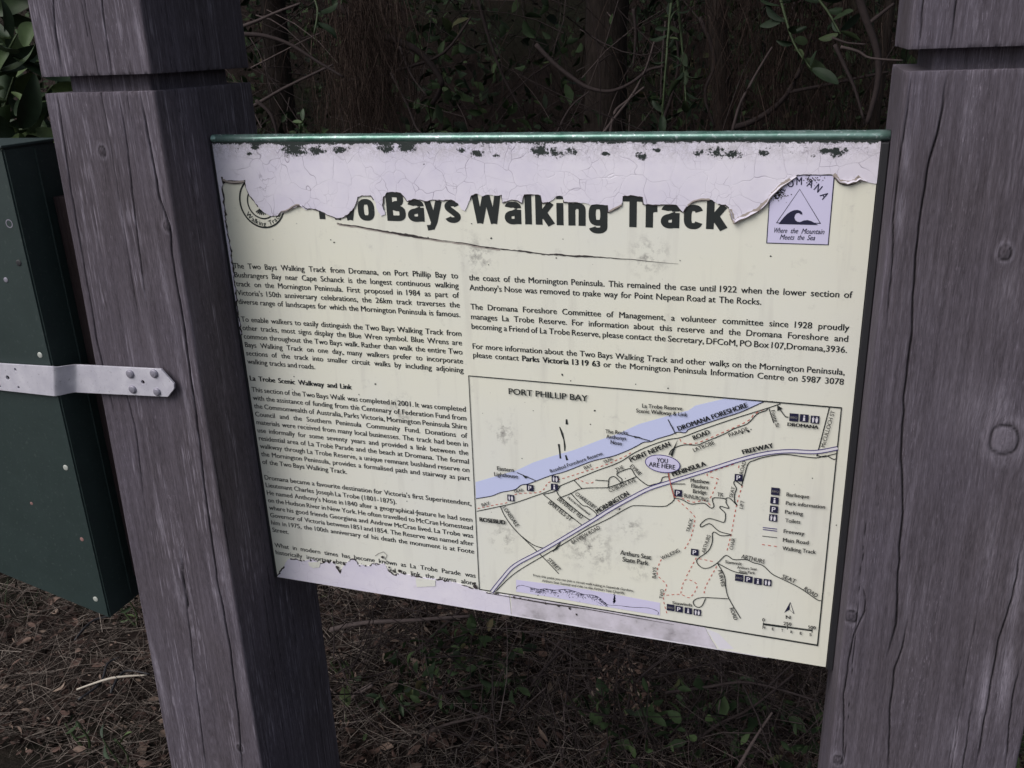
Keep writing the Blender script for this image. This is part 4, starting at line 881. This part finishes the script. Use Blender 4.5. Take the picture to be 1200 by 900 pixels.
# folded side seam and lid lip
mesh_obj('side_seam', *box(XB - .004, XB + .0016, -.070, -.067, HTOP - ybr + .012, HTOP - yt - .004, .0007), M['casing'], CASE)
mesh_obj('lid', *box(xl - .004, XB + .003, ZB - .004, ZBK + .004, HTOP - yt + .0004, HTOP - yt + .0038, .001), M['casing'], CASE)
for (px, py, r, m, nm) in [(47,416,3.4,'screw','screw'),(77,548,3.6,'screw','screw'),(22,308,3.6,'channel','screw_hole'),(7,328,3,'bolt','screw'),(112,702,3.6,'screw','screw'),(37,590,2.2,'rust','screw'),(96,632,2.8,'rust','rust_chip')]:
    x, y = bxy(px, py); mesh_obj(nm, *disc((x, ZB, HTOP - y), r * .00115, .0006 if m != 'rust' else .0003, 14, dome=.0005), M[m], CASE)
x, y = bxy(11, 262); mesh_obj('washer_mark', *ring2((x, ZB, HTOP - y), .0042, .0055, .0004), M['bolt'], CASE)
tp = [(xl, ZBK + .01)]
# brown rail between case and post
RAILW = mesh_obj('timber_block', *box(XB + .0035, -.170, -.060, .06, HTOP - .630, HTOP - .062, .0015), M['wood_brown'])
_v = np.array([v.co[:] for v in RAILW.data.vertices])
for _k, _c in (('gu', _v[:, 0]), ('gv', -_v[:, 2])): RAILW.data.attributes.new(_k, 'FLOAT', 'POINT').data.foreach_set('value', _c.astype(np.float32))
RAILW['label'] = 'brown timber packer between the green case and the left post'; RAILW['category'] = 'timber'
# strap with punched holes
ZS = ZB - .0052; ZPF = -.0985     # front of strap on the case / on the post
STRAP = empty('metal_strap', (-.2, ZS, HTOP - .31), 'pale galvanised metal strap with pointed end and round bolts across case and left post', 'strap')
def sxy(px, py, z): return tuple(back(px, py, 2, z)[:2])
def plate(outline, holes, z, th, name):
    c = bpy.data.curves.new('p', 'CURVE'); c.dimensions = '2D'; c.fill_mode = 'BOTH'; c.extrude = th / 2; c.bevel_depth = .0003; c.bevel_resolution = 1
    def spl(pts):
        s = c.splines.new('POLY'); s.points.add(len(pts) - 1); s.use_cyclic_u = True
        for p, q in zip(s.points, pts): p.co = (q[0], -q[1], 0, 1)
    spl(outline)
    for hx, hy, hr in holes: spl([(hx + hr * math.cos(-k * .35), hy + hr * math.sin(-k * .35)) for k in range(18)])
    o = bpy.data.objects.new('p', c); COL.objects.link(o); me = bpy.data.meshes.new_from_object(o.evaluated_get(bpy.context.evaluated_depsgraph_get()))
    V = [(v.co.x, z + th / 2 - v.co.z * 1.0, HTOP + v.co.y) for v in me.vertices]; Fc = [tuple(p.vertices)[::-1] for p in me.polygons]
    bpy.data.objects.remove(o); bpy.data.meshes.remove(me); return V, Fc
th = .0024
La = [sxy(62, 430, ZS), sxy(63, 464, ZS)]; aL, bL = sxy(-120, 419, ZS), sxy(-120, 448, ZS)
Ra = [sxy(92, 427, ZPF), sxy(92, 459, ZPF)]
left_out = [aL, La[0], La[1], sxy(0, 457, ZS), bL]
right_out = [Ra[0], sxy(190, 432, ZPF), sxy(205, 449, ZPF), sxy(205, 455, ZPF), sxy(198, 464, ZPF), Ra[1]]
holesL = [(*sxy(18, 433, ZS), .0022), (*sxy(9, 442.5, ZS), .0034), (*sxy(22, 454, ZS), .0022), (*sxy(0, 452.5, ZS), .0020), (*sxy(-14, 440, ZS), .0022), (*sxy(-60, 440, ZS), .0034)]
holesR = [(*sxy(169, 447, ZPF), .0030)]
pL = plate(left_out, holesL, ZS, th, 'l'); pR = plate(right_out, holesR, ZPF - th, th, 'r')
# bend
V, Fc = [], []; nb = 12
for i in range(nb + 1):
    t = i / nb; s_ = t * t * (3 - 2 * t)
    for top in (0, 1):
        xx = La[top][0] * (1 - t) + Ra[top][0] * t; yy = La[top][1] * (1 - t) + Ra[top][1] * t; zz = (ZS) * (1 - s_) + (ZPF - th) * s_
        V += [(xx, zz - .0003, HTOP - yy), (xx, zz + th, HTOP - yy)]
for i in range(nb):
    a = i * 4; b = a + 4; Fc += [(a, b, b + 2, a + 2), (a + 1, a + 3, b + 3, b + 1), (a, a + 1, b + 1, b), (a + 2, b + 2, b + 3, a + 3)]
V, Fc = join([pL, pR, (V, Fc)]); mesh_obj('strap_plate', V, Fc, M['galv'], STRAP)
for px, py, r in [(153,438,5.2),(181,437.5,5.2),(156,456,5.0),(184.5,459,4.8)]:
    x, y = sxy(px, py, ZPF - th); mesh_obj('bolt', *disc((x, ZPF - th - .0002, HTOP - y), r * .00112, .0022, 18, dome=.0014), M['bolt'], STRAP)
x, y = sxy(169, 447, ZPF); mesh_obj('screw', *disc((x, -.0945, HTOP - y), .0020, .0030, 12), M['rust'], STRAP)


# ================================================================ GROUND AND ADDED SKY-BLOCKING BANK
def gh(x, z):
    """ground height at x (right), z (behind the sign)"""
    t = np.clip((z - 2.5 - .25 * np.sin(x * .9)) / 2.6, 0, 1); s_ = t * t * (3 - 2 * t)  # the rise behind the thicket is made up to shut out the sky
    far = np.clip((z - 6) / 200, 0, 1)
    return s_ * 3.2 + far * 18 + (vnoise(x * 2.2 + 40, z * 2.2 + 40, 3) - .5) * .10 + (vnoise(x * 9 + 40, z * 9 + 40, 4) - .5) * .035
gx = np.r_[-300, -120, -50, -20, -9, np.linspace(-5, 5, 120), 9, 20, 50, 120, 300]; gz = np.r_[-300, -100, -40, -12, -5, np.linspace(-2.5, 6.5, 110), 9, 14, 25, 50, 120, 300]
GX, GZ = np.meshgrid(gx, gz); V = np.stack([GX, GZ, gh(GX, GZ)], -1).reshape(-1, 3); n_ = len(gx)
i = np.arange(len(gz) - 1)[:, None] * n_; j = np.arange(n_ - 1)[None, :]
F_ = np.stack([i + j, i + j + 1, i + n_ + j + 1, i + n_ + j], -1).reshape(-1, 4)
tag(mesh_obj('ground', V, F_, M['soil'], smooth=True), 'brown earth under the sign rising behind into a dark bank added to block the sky', kind='structure')

# ---------------------------------------------------------------- batches of leaves and strands
def frames(d, up_j):
    d = d / np.linalg.norm(d, axis=1, keepdims=True); r = up_j
    u = np.cross(d, r); u /= np.linalg.norm(u, axis=1, keepdims=True) + 1e-9; w = np.cross(u, d); return d, u, w
LEAFT = np.array([(0, 0, 0), (.22, -.34, .06), (.25, 0, -.02), (.22, .34, .06), (.55, -.5, .10), (.58, 0, .0), (.55, .5, .10), (.82, -.28, .02), (.84, 0, -.06), (.82, .28, .02), (1, 0, -.16)])
LEAFF = [(0, 1, 2), (0, 2, 3), (1, 4, 5, 2), (2, 5, 6, 3), (4, 7, 8, 5), (5, 8, 9, 6), (7, 10, 8), (8, 10, 9)]
def card_batch(P, D, L, Wd, tone, rng):
    n = len(P); d, u, w = frames(D, rng.normal(size=(n, 3)))
    V = np.stack([P, P + d * (L * .5)[:, None] + u * (Wd * .5)[:, None], P + d * L[:, None] - w * (L * .15)[:, None], P + d * (L * .5)[:, None] - u * (Wd * .5)[:, None]], 1).reshape(-1, 3)
    return V, (np.arange(n)[:, None] * 4 + np.arange(4)).tolist(), np.repeat(tone, 4)
def leaf_batch(P, D, L, Wd, tone, rng):
    n = len(P); d, u, w = frames(D, rng.normal(size=(n, 3)))
    T = LEAFT[None] * np.ones((n, 1, 1)); cur = rng.uniform(.2, 1.6, (n, 1))
    V = P[:, None] + d[:, None] * (T[:, :, 0] * L[:, None])[..., None] + u[:, None] * (T[:, :, 1] * Wd[:, None])[..., None] + w[:, None] * (T[:, :, 2] * L[:, None] * cur)[..., None]
    base = (np.arange(n) * len(LEAFT))[:, None]; F = []
    for f in LEAFF: F.append((base + np.array(f)[None]).tolist())
    F = [q for g in F for q in g]
    return V.reshape(-1, 3), F, np.repeat(tone, len(LEAFT))
def strand_batch(P, D, L, rad, tone, rng, K=5, bend=.6, sag=0.0):
    n = len(P); d = D / np.linalg.norm(D, axis=1, keepdims=True); b = rng.normal(size=(n, 3)) * bend; pts = [P.copy()]; p = P.copy()
    b2 = rng.normal(size=(n, 3)) * bend
    for k in range(K - 1):
        dd = d + b * (k / (K - 1)) + b2 * (k / (K - 1)) ** 2 + np.array([0, 0, -sag]) * k / (K - 1); dd /= np.linalg.norm(dd, axis=1, keepdims=True)
        p = p + dd * (L / (K - 1))[:, None]; pts.append(p.copy())
    pts = np.stack(pts, 1); _, u, w = frames(d, rng.normal(size=(n, 3)))
    V = np.empty((n, K, 3, 3))
    for k in range(K):
        r = rad * (1 - .7 * k / (K - 1))
        for c in range(3):
            a = 2 * math.pi * c / 3; V[:, k, c] = pts[:, k] + (u * math.cos(a) + w * math.sin(a)) * r[:, None]
    base = (np.arange(n) * K * 3)[:, None, None]; k = (np.arange(K - 1) * 3)[None, :, None]; c = np.arange(3)[None, None, :]
    F = np.stack([base + k + c, base + k + (c + 1) % 3, base + k + 3 + (c + 1) % 3, base + k + 3 + c], -1).reshape(-1, 4)
    return V.reshape(-1, 3), F.tolist(), np.repeat(tone, K * 3)
def stuff(name, b, m, label, smooth=True):
    o = mesh_obj(name, b[0], b[1], m, None, smooth=smooth, attrs={'tone': b[2]}); tag(o, label, kind='stuff'); return o
def merge(bs):
    V, F, T, k = [], [], [], 0
    for v, f, t in bs:
        V.append(v); F.extend([tuple(i + k for i in q) for q in f]); T.append(t); k += len(v)
    return np.concatenate(V), F, np.concatenate(T)
def pxz(px, py, z): return np.array([at(a, b, c) for a, b, c in zip(px, py, z)])
g = np.random.default_rng(5)
def gpts(n, x0, x1, z0, z1, pw=1.0):
    x = g.uniform(x0, x1, n); z = z0 + (z1 - z0) * g.random(n) ** pw; return np.stack([x, z, gh(x, z)], 1)

# litter on the ground
n = 42000; P = gpts(n, -2.1, 1.9, .2, 2.8); P[:, 2] += g.uniform(.0, .03, n)
D = g.normal(size=(n, 3)); D[:, 2] *= .35; L = .008 + .034 * g.random(n) ** 2
stuff('leaf_litter', leaf_batch(P, D, L, L * g.uniform(.25, .55, n), g.random(n) ** 1.5, g), M['litter'], 'fallen brown leaves covering the earth')
n = 38000; P = gpts(n, -2.1, 1.9, .2, 2.8); P[:, 2] += g.uniform(.0, .05, n); D = g.normal(size=(n, 3)); D[:, 2] *= .16
stuff('dry_straw', strand_batch(P, D, g.uniform(.04, .24, n), g.uniform(.0004, .0012, n), g.random(n) ** 1.2, g, K=4, bend=.8, sag=.2), M['straw'], 'dry grass stems lying tangled over the leaf litter')
n = 3200; P = gpts(n, -2.3, 2.6, .2, 3.0); D = g.normal(size=(n, 3)) * .5; D[:, 2] = 1
keep = vnoise(P[:, 0] * 3 + 30, P[:, 1] * 3 + 30, 8) > .62; P, D = P[keep], D[keep]; n = len(P)
stuff('green_grass', strand_batch(P, D, g.uniform(.03, .12, n), g.uniform(.0010, .0020, n), g.random(n), g, bend=.8, sag=.8), M['grass'], 'sparse green grass tufts coming up through the litter')
# low undergrowth below and behind the sign
bs = []
n = 16000; P = gpts(n, -.25, 2.6, .45, 2.6); P[:, 2] += g.random(n) ** 1.3 * (.15 + .30 * np.clip(P[:, 1] - .3, 0, 2)); D = g.normal(size=(n, 3)); D[:, 2] += .5
keep = vnoise(P[:, 0] * 4 + 60, P[:, 1] * 4 + P[:, 2] * 5 + 60, 12) > .46; P, D = P[keep], D[keep]; n = len(P); L = g.uniform(.014, .050, n)
bs.append(leaf_batch(P, D, L, L * g.uniform(.35, .6, n), np.clip(g.normal(.45, .25, n), 0, 1), g))
stuff('undergrowth', merge(bs), M['leaf_dark'], 'low dark leafy undergrowth below the sign')
n = 5200; P = gpts(n, -.35, 2.6, .40, 2.6); P[:, 2] += g.random(n) * .30; D = g.normal(size=(n, 3)); D[:, 2] = D[:, 2] * .5 + .25
stuff('dead_stems', strand_batch(P, D, g.uniform(.10, .45, n), g.uniform(.0008, .0022, n), np.clip(g.normal(.45, .25, n), 0, 1), g, bend=.6, sag=.5), M['twig'], 'tangle of dead thin stems under and behind the sign')

n = 420; q = np.array([on_ground(a_, b_, .02) for a_, b_ in zip(g.uniform(640, 1000, n), g.uniform(790, 960, n))]); D = g.normal(size=(n, 3)) * .9; D[:, 2] = np.abs(D[:, 2]) + .5
stuff('arching_stems', strand_batch(q, D, g.uniform(.15, .45, n), g.uniform(.0008, .0017, n), g.uniform(.3, .95, n), g, K=8, bend=1.3, sag=1.2), M['twig'], 'arching dead stems under the right half of the sign')
n = 260; cx_ = g.choice([0, 1, 2, 3], n); cc = np.array([(738, 805), (760, 830), (715, 790), (510, 800)])[cx_]; q = np.array([at(a_, b_, .55) for a_, b_ in zip(cc[:, 0] + g.normal(0, 11, n), cc[:, 1] + g.normal(0, 16, n))]); D = g.normal(size=(n, 3)); L = g.uniform(.006, .018, n)
stuff('dead_sprigs', leaf_batch(q, D, L, L * .4, g.uniform(.4, 1, n), g), M['litter'], 'tan withered flower sprigs in the undergrowth below the map')
# thicket wall
def wall(n, x0, x1, z0, z1, h0, h1):
    x = g.uniform(x0, x1, n); z = g.uniform(z0, z1, n); return np.stack([x, z, g.uniform(h0, h1, n)], 1)
n = 46000; P = wall(n, -3.2, 3.4, 1.5, 3.6, .1, 3.1); D = g.normal(size=(n, 3)); D[:, 2] -= .6
keep = vnoise(P[:, 0] * 3.3 + 60, P[:, 2] * 3.3 + P[:, 1] * 2 + 60, 14) > .40; P, D = P[keep], D[keep]; n = len(P); L = g.uniform(.02, .065, n)
stuff('thicket_foliage', leaf_batch(P, D, L, L * g.uniform(.35, .6, n), np.clip(g.normal(.4, .25, n), 0, 1), g), M['leaf_dark'], 'dark mass of leaves filling the thicket behind the sign')
n = 9000; P = wall(n, -3.0, 3.2, 1.25, 3.0, .2, 3.0); D = g.normal(size=(n, 3)) * .45; D[:, 2] = -1
wgt = vnoise(P[:, 0] * 3 + 90, P[:, 2] * 1.6 + 60, 15); keep = wgt > .42; P, D = P[keep], D[keep]; n = len(P)
b1 = strand_batch(P, D, g.uniform(.06, .30, n), g.uniform(.0006, .0018, n), np.clip(g.normal(.4, .22, n), 0, 1), g, bend=.35)
# the dense hanging bundle behind the sign, left of centre
n = 1500; q = pxz(g.normal(425, 26, n), g.uniform(-30, 130, n), g.uniform(1.0, 1.35, n)); D = g.normal(size=(n, 3)) * .22; D[:, 2] = -1
b2 = strand_batch(q, D, g.uniform(.05, .16, n), g.uniform(.0006, .0014, n), np.clip(g.normal(.55, .25, n), 0, 1), g, bend=.3)
n = 1100; q = pxz(g.normal(930, 70, n), g.uniform(-30, 150, n), g.uniform(1.1, 1.5, n)); D = g.normal(size=(n, 3)) * .3; D[:, 2] = -1
b3 = strand_batch(q, D, g.uniform(.05, .18, n), g.uniform(.0006, .0014, n), np.clip(g.normal(.4, .22, n), 0, 1), g, bend=.3)
stuff('hanging_fibres', merge([b1, b2, b3]), M['fibre'], 'dead brown fibres and stems hanging in the thicket')
n = 6500; P = wall(n, -3.0, 3.2, 1.1, 2.8, .1, 2.6); D = g.normal(size=(n, 3))
stuff('fine_twigs', strand_batch(P, D, g.uniform(.10, .6, n), g.uniform(.0008, .0026, n), np.clip(g.normal(.4, .25, n), 0, 1), g, K=6, bend=.5), M['twig'], 'fine crossing twigs all through the thicket')

# trees
def px_tube(pts, z, rpx, n=8, wob=.12):
    P = []; Rr = []
    for k, p in enumerate(pts):
        zz = z[k] if isinstance(z, (list, tuple)) else z; w = at(p[0], p[1], zz); P.append(w); dist = (w - cam.matrix_world.translation).length
        r = rpx[k] if isinstance(rpx, (list, tuple)) else rpx * (1 - .45 * k / max(1, len(pts) - 1)); Rr.append(r * dist / F_PX)
    return tube(P, Rr, n, wob, 4)
def tree(label, base_x, z, pts, r0, r1, crown_c, crown_r, nleaf, seed):
    gg = np.random.default_rng(seed); top = Vector(pts[-1]); h0 = float(gh(np.array([base_x]), np.array([z]))[0])
    t = empty('tree', (base_x, z, h0), label, 'tree', 'trees in the thicket behind the sign')
    PP = [Vector((base_x, z, h0 - .1))] + [Vector(p) for p in pts]; rad = [r0 * 1.25] + [r0 + (r1 - r0) * k / (len(pts) - 1) for k in range(len(pts))]
    V, Fc = tube(PP, rad, 14, .10, 6); mesh_obj('trunk', V, Fc, M['bark'], t, smooth=True)
    for k in range(5):
        a = gg.uniform(0, 6.28); e = Vector(crown_c) + Vector((math.cos(a) * crown_r[0] * .7, math.sin(a) * crown_r[1] * .7, gg.uniform(-.1, .6) * crown_r[2])); s_ = PP[-1 - (k % 2)]
        m_ = (s_ + e) / 2 + Vector((gg.normal() * .12, gg.normal() * .12, .15)); V, Fc = tube([s_, m_, e], [r1 * .7, r1 * .4, r1 * .12], 7, .1, 4); mesh_obj('limb', V, Fc, M['bark'], t, smooth=True)
    n = nleaf; cl = gg.normal(size=(40, 3)); cl /= np.linalg.norm(cl, axis=1, keepdims=True); cl = cl * gg.uniform(.3, 1, (40, 1)) * np.array(crown_r) + np.array(crown_c)  # unseen crown, placed overhead to keep sky and sun off the thicket
    P = cl[gg.integers(0, 40, n)] + gg.normal(size=(n, 3)) * .20; D = gg.normal(size=(n, 3)); L = gg.uniform(.03, .07, n)
    v, f, tn = card_batch(P, D, L, L * .45, np.clip(gg.normal(.5, .25, n), 0, 1), gg)
    o = mesh_obj('shade_crown', v, f, M['leaf_dark'], t, smooth=True, attrs={'tone': tn}); return t
def tr(px, z, hs, dx): b = at(px, 80, z); return b.x, [(b.x + dx * (h - 1.4), z + .03 * math.sin(h * 3), h) for h in hs]
bx1, tp1 = tr(712, 1.75, (.5, 1.0, 1.4, 1.8, 2.4, 2.9), .03)
tree('tree with the thick ridged brown trunk standing behind the middle of the sign', bx1, 1.75, tp1, .068, .050, (bx1, 1.1, 3.0), (1.2, 1.0, .55), 14000, 31)
bx2, tp2 = tr(846, 1.55, (.5, 1.0, 1.4, 1.8, 2.3), -.10)
tree('slim dark tree stem behind the sign, right of the thick trunk', bx2, 1.55, tp2, .030, .022, (bx2 + .7, 1.1, 2.9), (1.1, 1.0, .6), 10000, 32)
bx3, tp3 = tr(1032, 1.35, (.5, 1.0, 1.4, 1.7, 2.1), .03)
tree('thin crooked sapling just left of the wide right post', bx3, 1.35, tp3, .014, .010, (bx3 + 1.2, 1.0, 2.6), (1.1, 1.1, .6), 10000, 33)
bx4, tp4 = tr(330, 2.3, (.5, 1.0, 1.4, 1.8, 2.4), .05)
tree('dark tree half hidden behind the left post', bx4, 2.3, tp4, .06, .04, (bx4 - .2, 1.3, 3.0), (1.5, 1.0, .6), 14000, 34)

# single bare branches and twigs
def branch(pts, z, rpx, tone, label, name='bare_branch', cat='branch', m='twig', group='bare branches in the thicket'):
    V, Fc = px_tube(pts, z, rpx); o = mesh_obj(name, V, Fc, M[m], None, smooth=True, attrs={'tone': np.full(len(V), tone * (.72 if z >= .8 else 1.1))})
    c = sum((Vector(v) for v in V[::8]), Vector()) / len(V[::8]); o.data.transform(Matrix.Translation(-c)); o.location = c
    tag(o, label, cat, group); return o
BR = [([(628,52),(650,75),(672,92),(690,103),(715,107),(740,97),(760,82),(778,78)], 1.25, 2.6, .55, 'curved bare branch sagging across the thick trunk above the sign'),
 ([(704,160),(722,136),(743,108),(757,80),(767,48)], 1.15, 1.8, .9, 'pale thin twig rising steeply in front of the thick trunk'),
 ([(715,158),(720,132),(735,118),(755,102)], 1.15, 1.8, .85, 'pale forked twig leaning right at the foot of the thick trunk'),
 ([(652,158),(660,140),(672,122),(690,108)], 1.2, 1.5, .5, 'short slanting twig left of the thick trunk'),
 ([(270,36),(300,25),(325,14),(352,4)], .8, 2.0, .8, 'straight pale twig at the top beside the left post'),
 ([(285,40),(310,42),(340,52),(372,72),(402,90)], .9, 2.4, .4, 'brown branch arching down to the right beside the left post'),
 ([(298,124),(330,105),(360,90),(390,76)], .95, 2.0, .75, 'grey twig rising to the right just above the sign beside the left post'),
 ([(300,118),(318,135),(325,165),(318,190)], .9, 2.2, .4, 'dark twig dropping behind the top left corner of the sign'),
 ([(392,4),(420,22),(440,38),(465,48),(490,60),(508,80),(518,100),(506,122)], 1.2, 5.0, .25, 'thick dark crooked branch above the left half of the heading'),
 ([(400,95),(440,90),(475,80),(520,62),(552,20)], 1.2, 2.2, .3, 'long dark twig crossing the hanging fibres'),
 ([(458,85),(478,125),(488,150),(500,160)], 1.1, 1.4, .9, 'fine pale twig falling behind the top rail near the heading'),
 ([(468,54),(482,88),(500,112)], 1.1, 1.2, .85, 'fine pale broken twig over the thick dark crooked branch'),
 ([(858,150),(880,143),(905,128),(925,106),(942,72),(950,40)], 1.2, 3.6, .35, 'stout bent branch right of the slim tree stem'),
 ([(858,155),(868,120),(890,80),(905,55)], 1.1, 1.8, .8, 'pale twig leaning right beside the slim tree stem'),
 ([(925,108),(955,102),(985,96),(1012,90),(1042,84)], 1.2, 2.2, .5, 'twig running level to the right post'),
 ([(985,55),(1005,60),(1020,68),(1058,71)], .8, 1.7, .85, 'pale knobbly twig at the notch of the right post'),
 ([(975,44),(992,50),(1015,52)], .9, 1.4, .75, 'short grey twig at the top near the right post'),
 ([(978,52),(990,78),(1002,105),(1012,140)], 1.0, 2.2, .55, 'greenish stem slanting down toward the right end of the rail'),
 ([(1000,-20),(1014,20),(1028,62),(1028,100),(1016,145)], .9, 4.4, .4, 'crooked brown stem close to the right post'),
 ([(1015,30),(1030,18),(1048,4)], .9, 2.4, .6, 'forked side twig by the upper block of the right post'),
 ([(770,160),(788,110),(795,70),(790,20)], 1.4, 2.2, .35, 'upright dim stem between the two trunks'),
 ([(820,20),(838,70),(826,110),(838,150)], 1.3, 2.4, .5, 'wavy stem in front of the slim tree stem'),
 ([(742,10),(745,40),(742,80)], 1.3, 2.0, .5, 'upright grey twig right of the thick trunk'),
 ([(780,25),(776,70),(774,120)], 1.3, 1.3, .8, 'thin pale upright stem among green leaves'),
 ([(560,0),(575,50),(590,90),(612,130)], 1.5, 2.2, .3, 'dim twig falling right above the middle of the heading'),
 ([(388,738),(425,730),(480,727),(550,722)], .6, 3.0, .75, 'tan stem lying level just under the sign near the left post'),
 ([(384,832),(410,818),(436,802)], .55, 4.2, .9, 'thick grey broken stick beside the foot of the left post'),
 ([(392,780),(430,790),(470,778),(500,752),(540,715)], .75, 3.2, .3, 'dark root curving up to the bottom edge of the sign'),
 ([(450,835),(480,815),(520,812),(575,800)], .6, 2.4, .45, 'thin branch on the litter below the sign'),
 ([(420,880),(470,872),(520,850),(575,838)], .5, 2.2, .6, 'pale stem low in the frame below the sign'),
 ([(560,900),(600,850),(625,800),(660,760)], .6, 2.4, .45, 'slanting stem rising under the map'),
 ([(690,890),(730,840),(745,800),(780,770)], .6, 2.0, .5, 'bent stem rising under the lower right of the map'),
 ([(780,812),(830,805),(880,800),(960,822)], .6, 2.0, .5, 'long thin stem lying under the right part of the sign'),
 ([(800,880),(840,850),(880,830),(930,790)], .6, 2.2, .45, 'thin stem slanting up toward the right post'),
 ([(865,900),(885,865),(905,835)], .45, 2.0, .7, 'short brown stem at the foot of the right post')]
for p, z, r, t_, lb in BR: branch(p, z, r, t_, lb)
# bleached stick and black twigs on the litter at the left
a = on_ground(90, 808, .045); b = on_ground(172, 791, .06); mdl = (a + b) / 2 + Vector((0, 0, .012))
V, Fc = tube([a, mdl, b], [.0022, .0030, .0017], 8, .25, 5); o = mesh_obj('stick', V, Fc, M['stick'], None, smooth=True); tag(o, 'bleached white stick lying on brown litter left of the left post', 'stick')
for pts, lb in (([(88,750),(100,735),(112,726),(128,722)], 'black curled twig on the litter below the green case'), ([(92,820),(118,800),(126,778),(140,770)], 'black twig crossing the bleached stick'), ([(130,812),(138,795),(150,786),(176,790)], 'black twig touching the right end of the bleached stick')):
    P = [on_ground(x, y, .05) for x, y in pts]; V, Fc = tube(P, [.003, .0034, .003, .0015], 7, .2, 4); o = mesh_obj('black_twig', V, Fc, M['channel'], None, smooth=True); tag(o, lb, 'twig', 'black twigs on the litter')

# leafy plants whose big leaves can be told apart
LV = bpy.data.meshes.new('leaf')
def big_leaf(parent, p, d, L, wd, tone, gg, m):
    v, f, tn = leaf_batch(np.array([list(p)]), np.array([list(d)]), np.array([L]), np.array([wd]), np.array([tone]), gg)
    # one cut finer for a rounder outline
    o = mesh_obj('leaf', v, f, m, parent, smooth=True, attrs={'tone': tn}); md = o.modifiers.new('round', 'SUBSURF'); md.levels = 1; md.render_levels = 2; return o
def leafy(name, label, stems, nl, Lr, seed, cat='shrub', m='leaf', group=None):
    gg = np.random.default_rng(seed); rt = stems[0][0]; t = empty(name, rt, label, cat, group)
    for st in stems:
        V, Fc = tube(st, [.004 - .0025 * k / (len(st) - 1) for k in range(len(st))], 6, .1, 4); mesh_obj('stem', V, Fc, M['grass'], t, smooth=True, attrs={'tone': np.full(len(V), .3)})
    for k in range(nl):
        st = stems[k % len(stems)]; u = gg.uniform(.25, 1.0) * (len(st) - 1); i = min(int(u), len(st) - 2); p = Vector(st[i]).lerp(Vector(st[i + 1]), u - i)
        d = Vector((gg.normal(), gg.normal() - .35, gg.normal() * .6 + .1)); L = gg.uniform(*Lr); big_leaf(t, p, d, L, L * gg.uniform(.32, .42), float(np.clip(gg.normal(.5, .25), 0, 1)), gg, M[m])
    return t
def W(px, py, z): return at(px, py, z)
leafy('leafy_shrub', 'shrub with big glossy dark green leaves behind the left post and green case', [[W(-60,420,.5), W(-20,220,.45), W(10,110,.42), W(30,60,.4)], [W(-60,420,.5), W(0,200,.5), W(40,130,.42), W(62,100,.36)], [W(-60,420,.5), W(-50,160,.5), W(-20,40,.5), W(5,-30,.5)], [W(-60,420,.55), W(20,260,.55), W(55,190,.45), W(75,150,.42)], [W(-60,420,.3), W(-30,240,.2), W(5,165,.14), W(35,150,.14)], [W(-60,420,.35), W(-50,120,.3), W(-10,90,.26), W(20,40,.24)]], 170, (.075, .130), 3)
leafy('leafy_creeper', 'creeper with mid green leaves hanging at the top beside the fibres', [[W(340,-60,.9), W(360,-20,.9), W(372,10,.88), W(368,40,.86)], [W(340,-60,.9), W(395,-20,.95), W(400,5,.92)]], 18, (.03, .06), 4, cat='creeper', m='leaf_soft')
leafy('leafy_creeper', 'green leafy stem hanging right of the thick trunk', [[W(790,-40,1.2), W(785,20,1.15), W(780,80,1.1), W(775,150,1.1)], [W(790,-40,1.2), W(800,60,1.2), W(805,140,1.15)]], 34, (.03, .06), 5, cat='creeper', m='leaf_soft')
leafy('leafy_creeper', 'broad dark leaves hanging above the right end of the sign', [[W(900,-60,1.2), W(915,0,1.1), W(930,50,1.05), W(950,80,1.0)], [W(900,-60,1.2), W(960,0,1.1), W(985,40,1.05)]], 30, (.035, .075), 6, cat='creeper', m='leaf_soft')
leafy('seedling', 'small pale green seedling behind the top left corner of the sign', [[W(352,170,.75), W(352,150,.72), W(356,140,.7)]], 7, (.02, .035), 7, cat='seedling')
for q, (px, py, nl, lb) in enumerate([(232,880,5,'small green seedling by the left post at the bottom edge'), (150,905,4,'round leaved seedling at the bottom edge left of the left post'), (105,885,4,'tiny seedling at the bottom left corner'), (470,850,9,'dark green seedling below the sign, near the left post'), (412,810,8,'seedling at the right foot of the left post'), (700,850,9,'green seedling under the middle of the map'), (862,830,14,'broad leaved green weed under the right part of the sign'), (915,858,12,'bright green weed at the foot of the right post'), (160,735,4,'seedling in the litter beside the green case')]):
    b = on_ground(px, py, 0); leafy('seedling', lb, [[b, b + Vector((.01, 0, .05)), b + Vector((.0, -.01, .10))], [b, b + Vector((-.03, 0, .04)), b + Vector((-.05, 0, .08))]], nl, (.022, .05), 40 + q, cat='seedling', group='seedlings in the litter')
#@@END@@
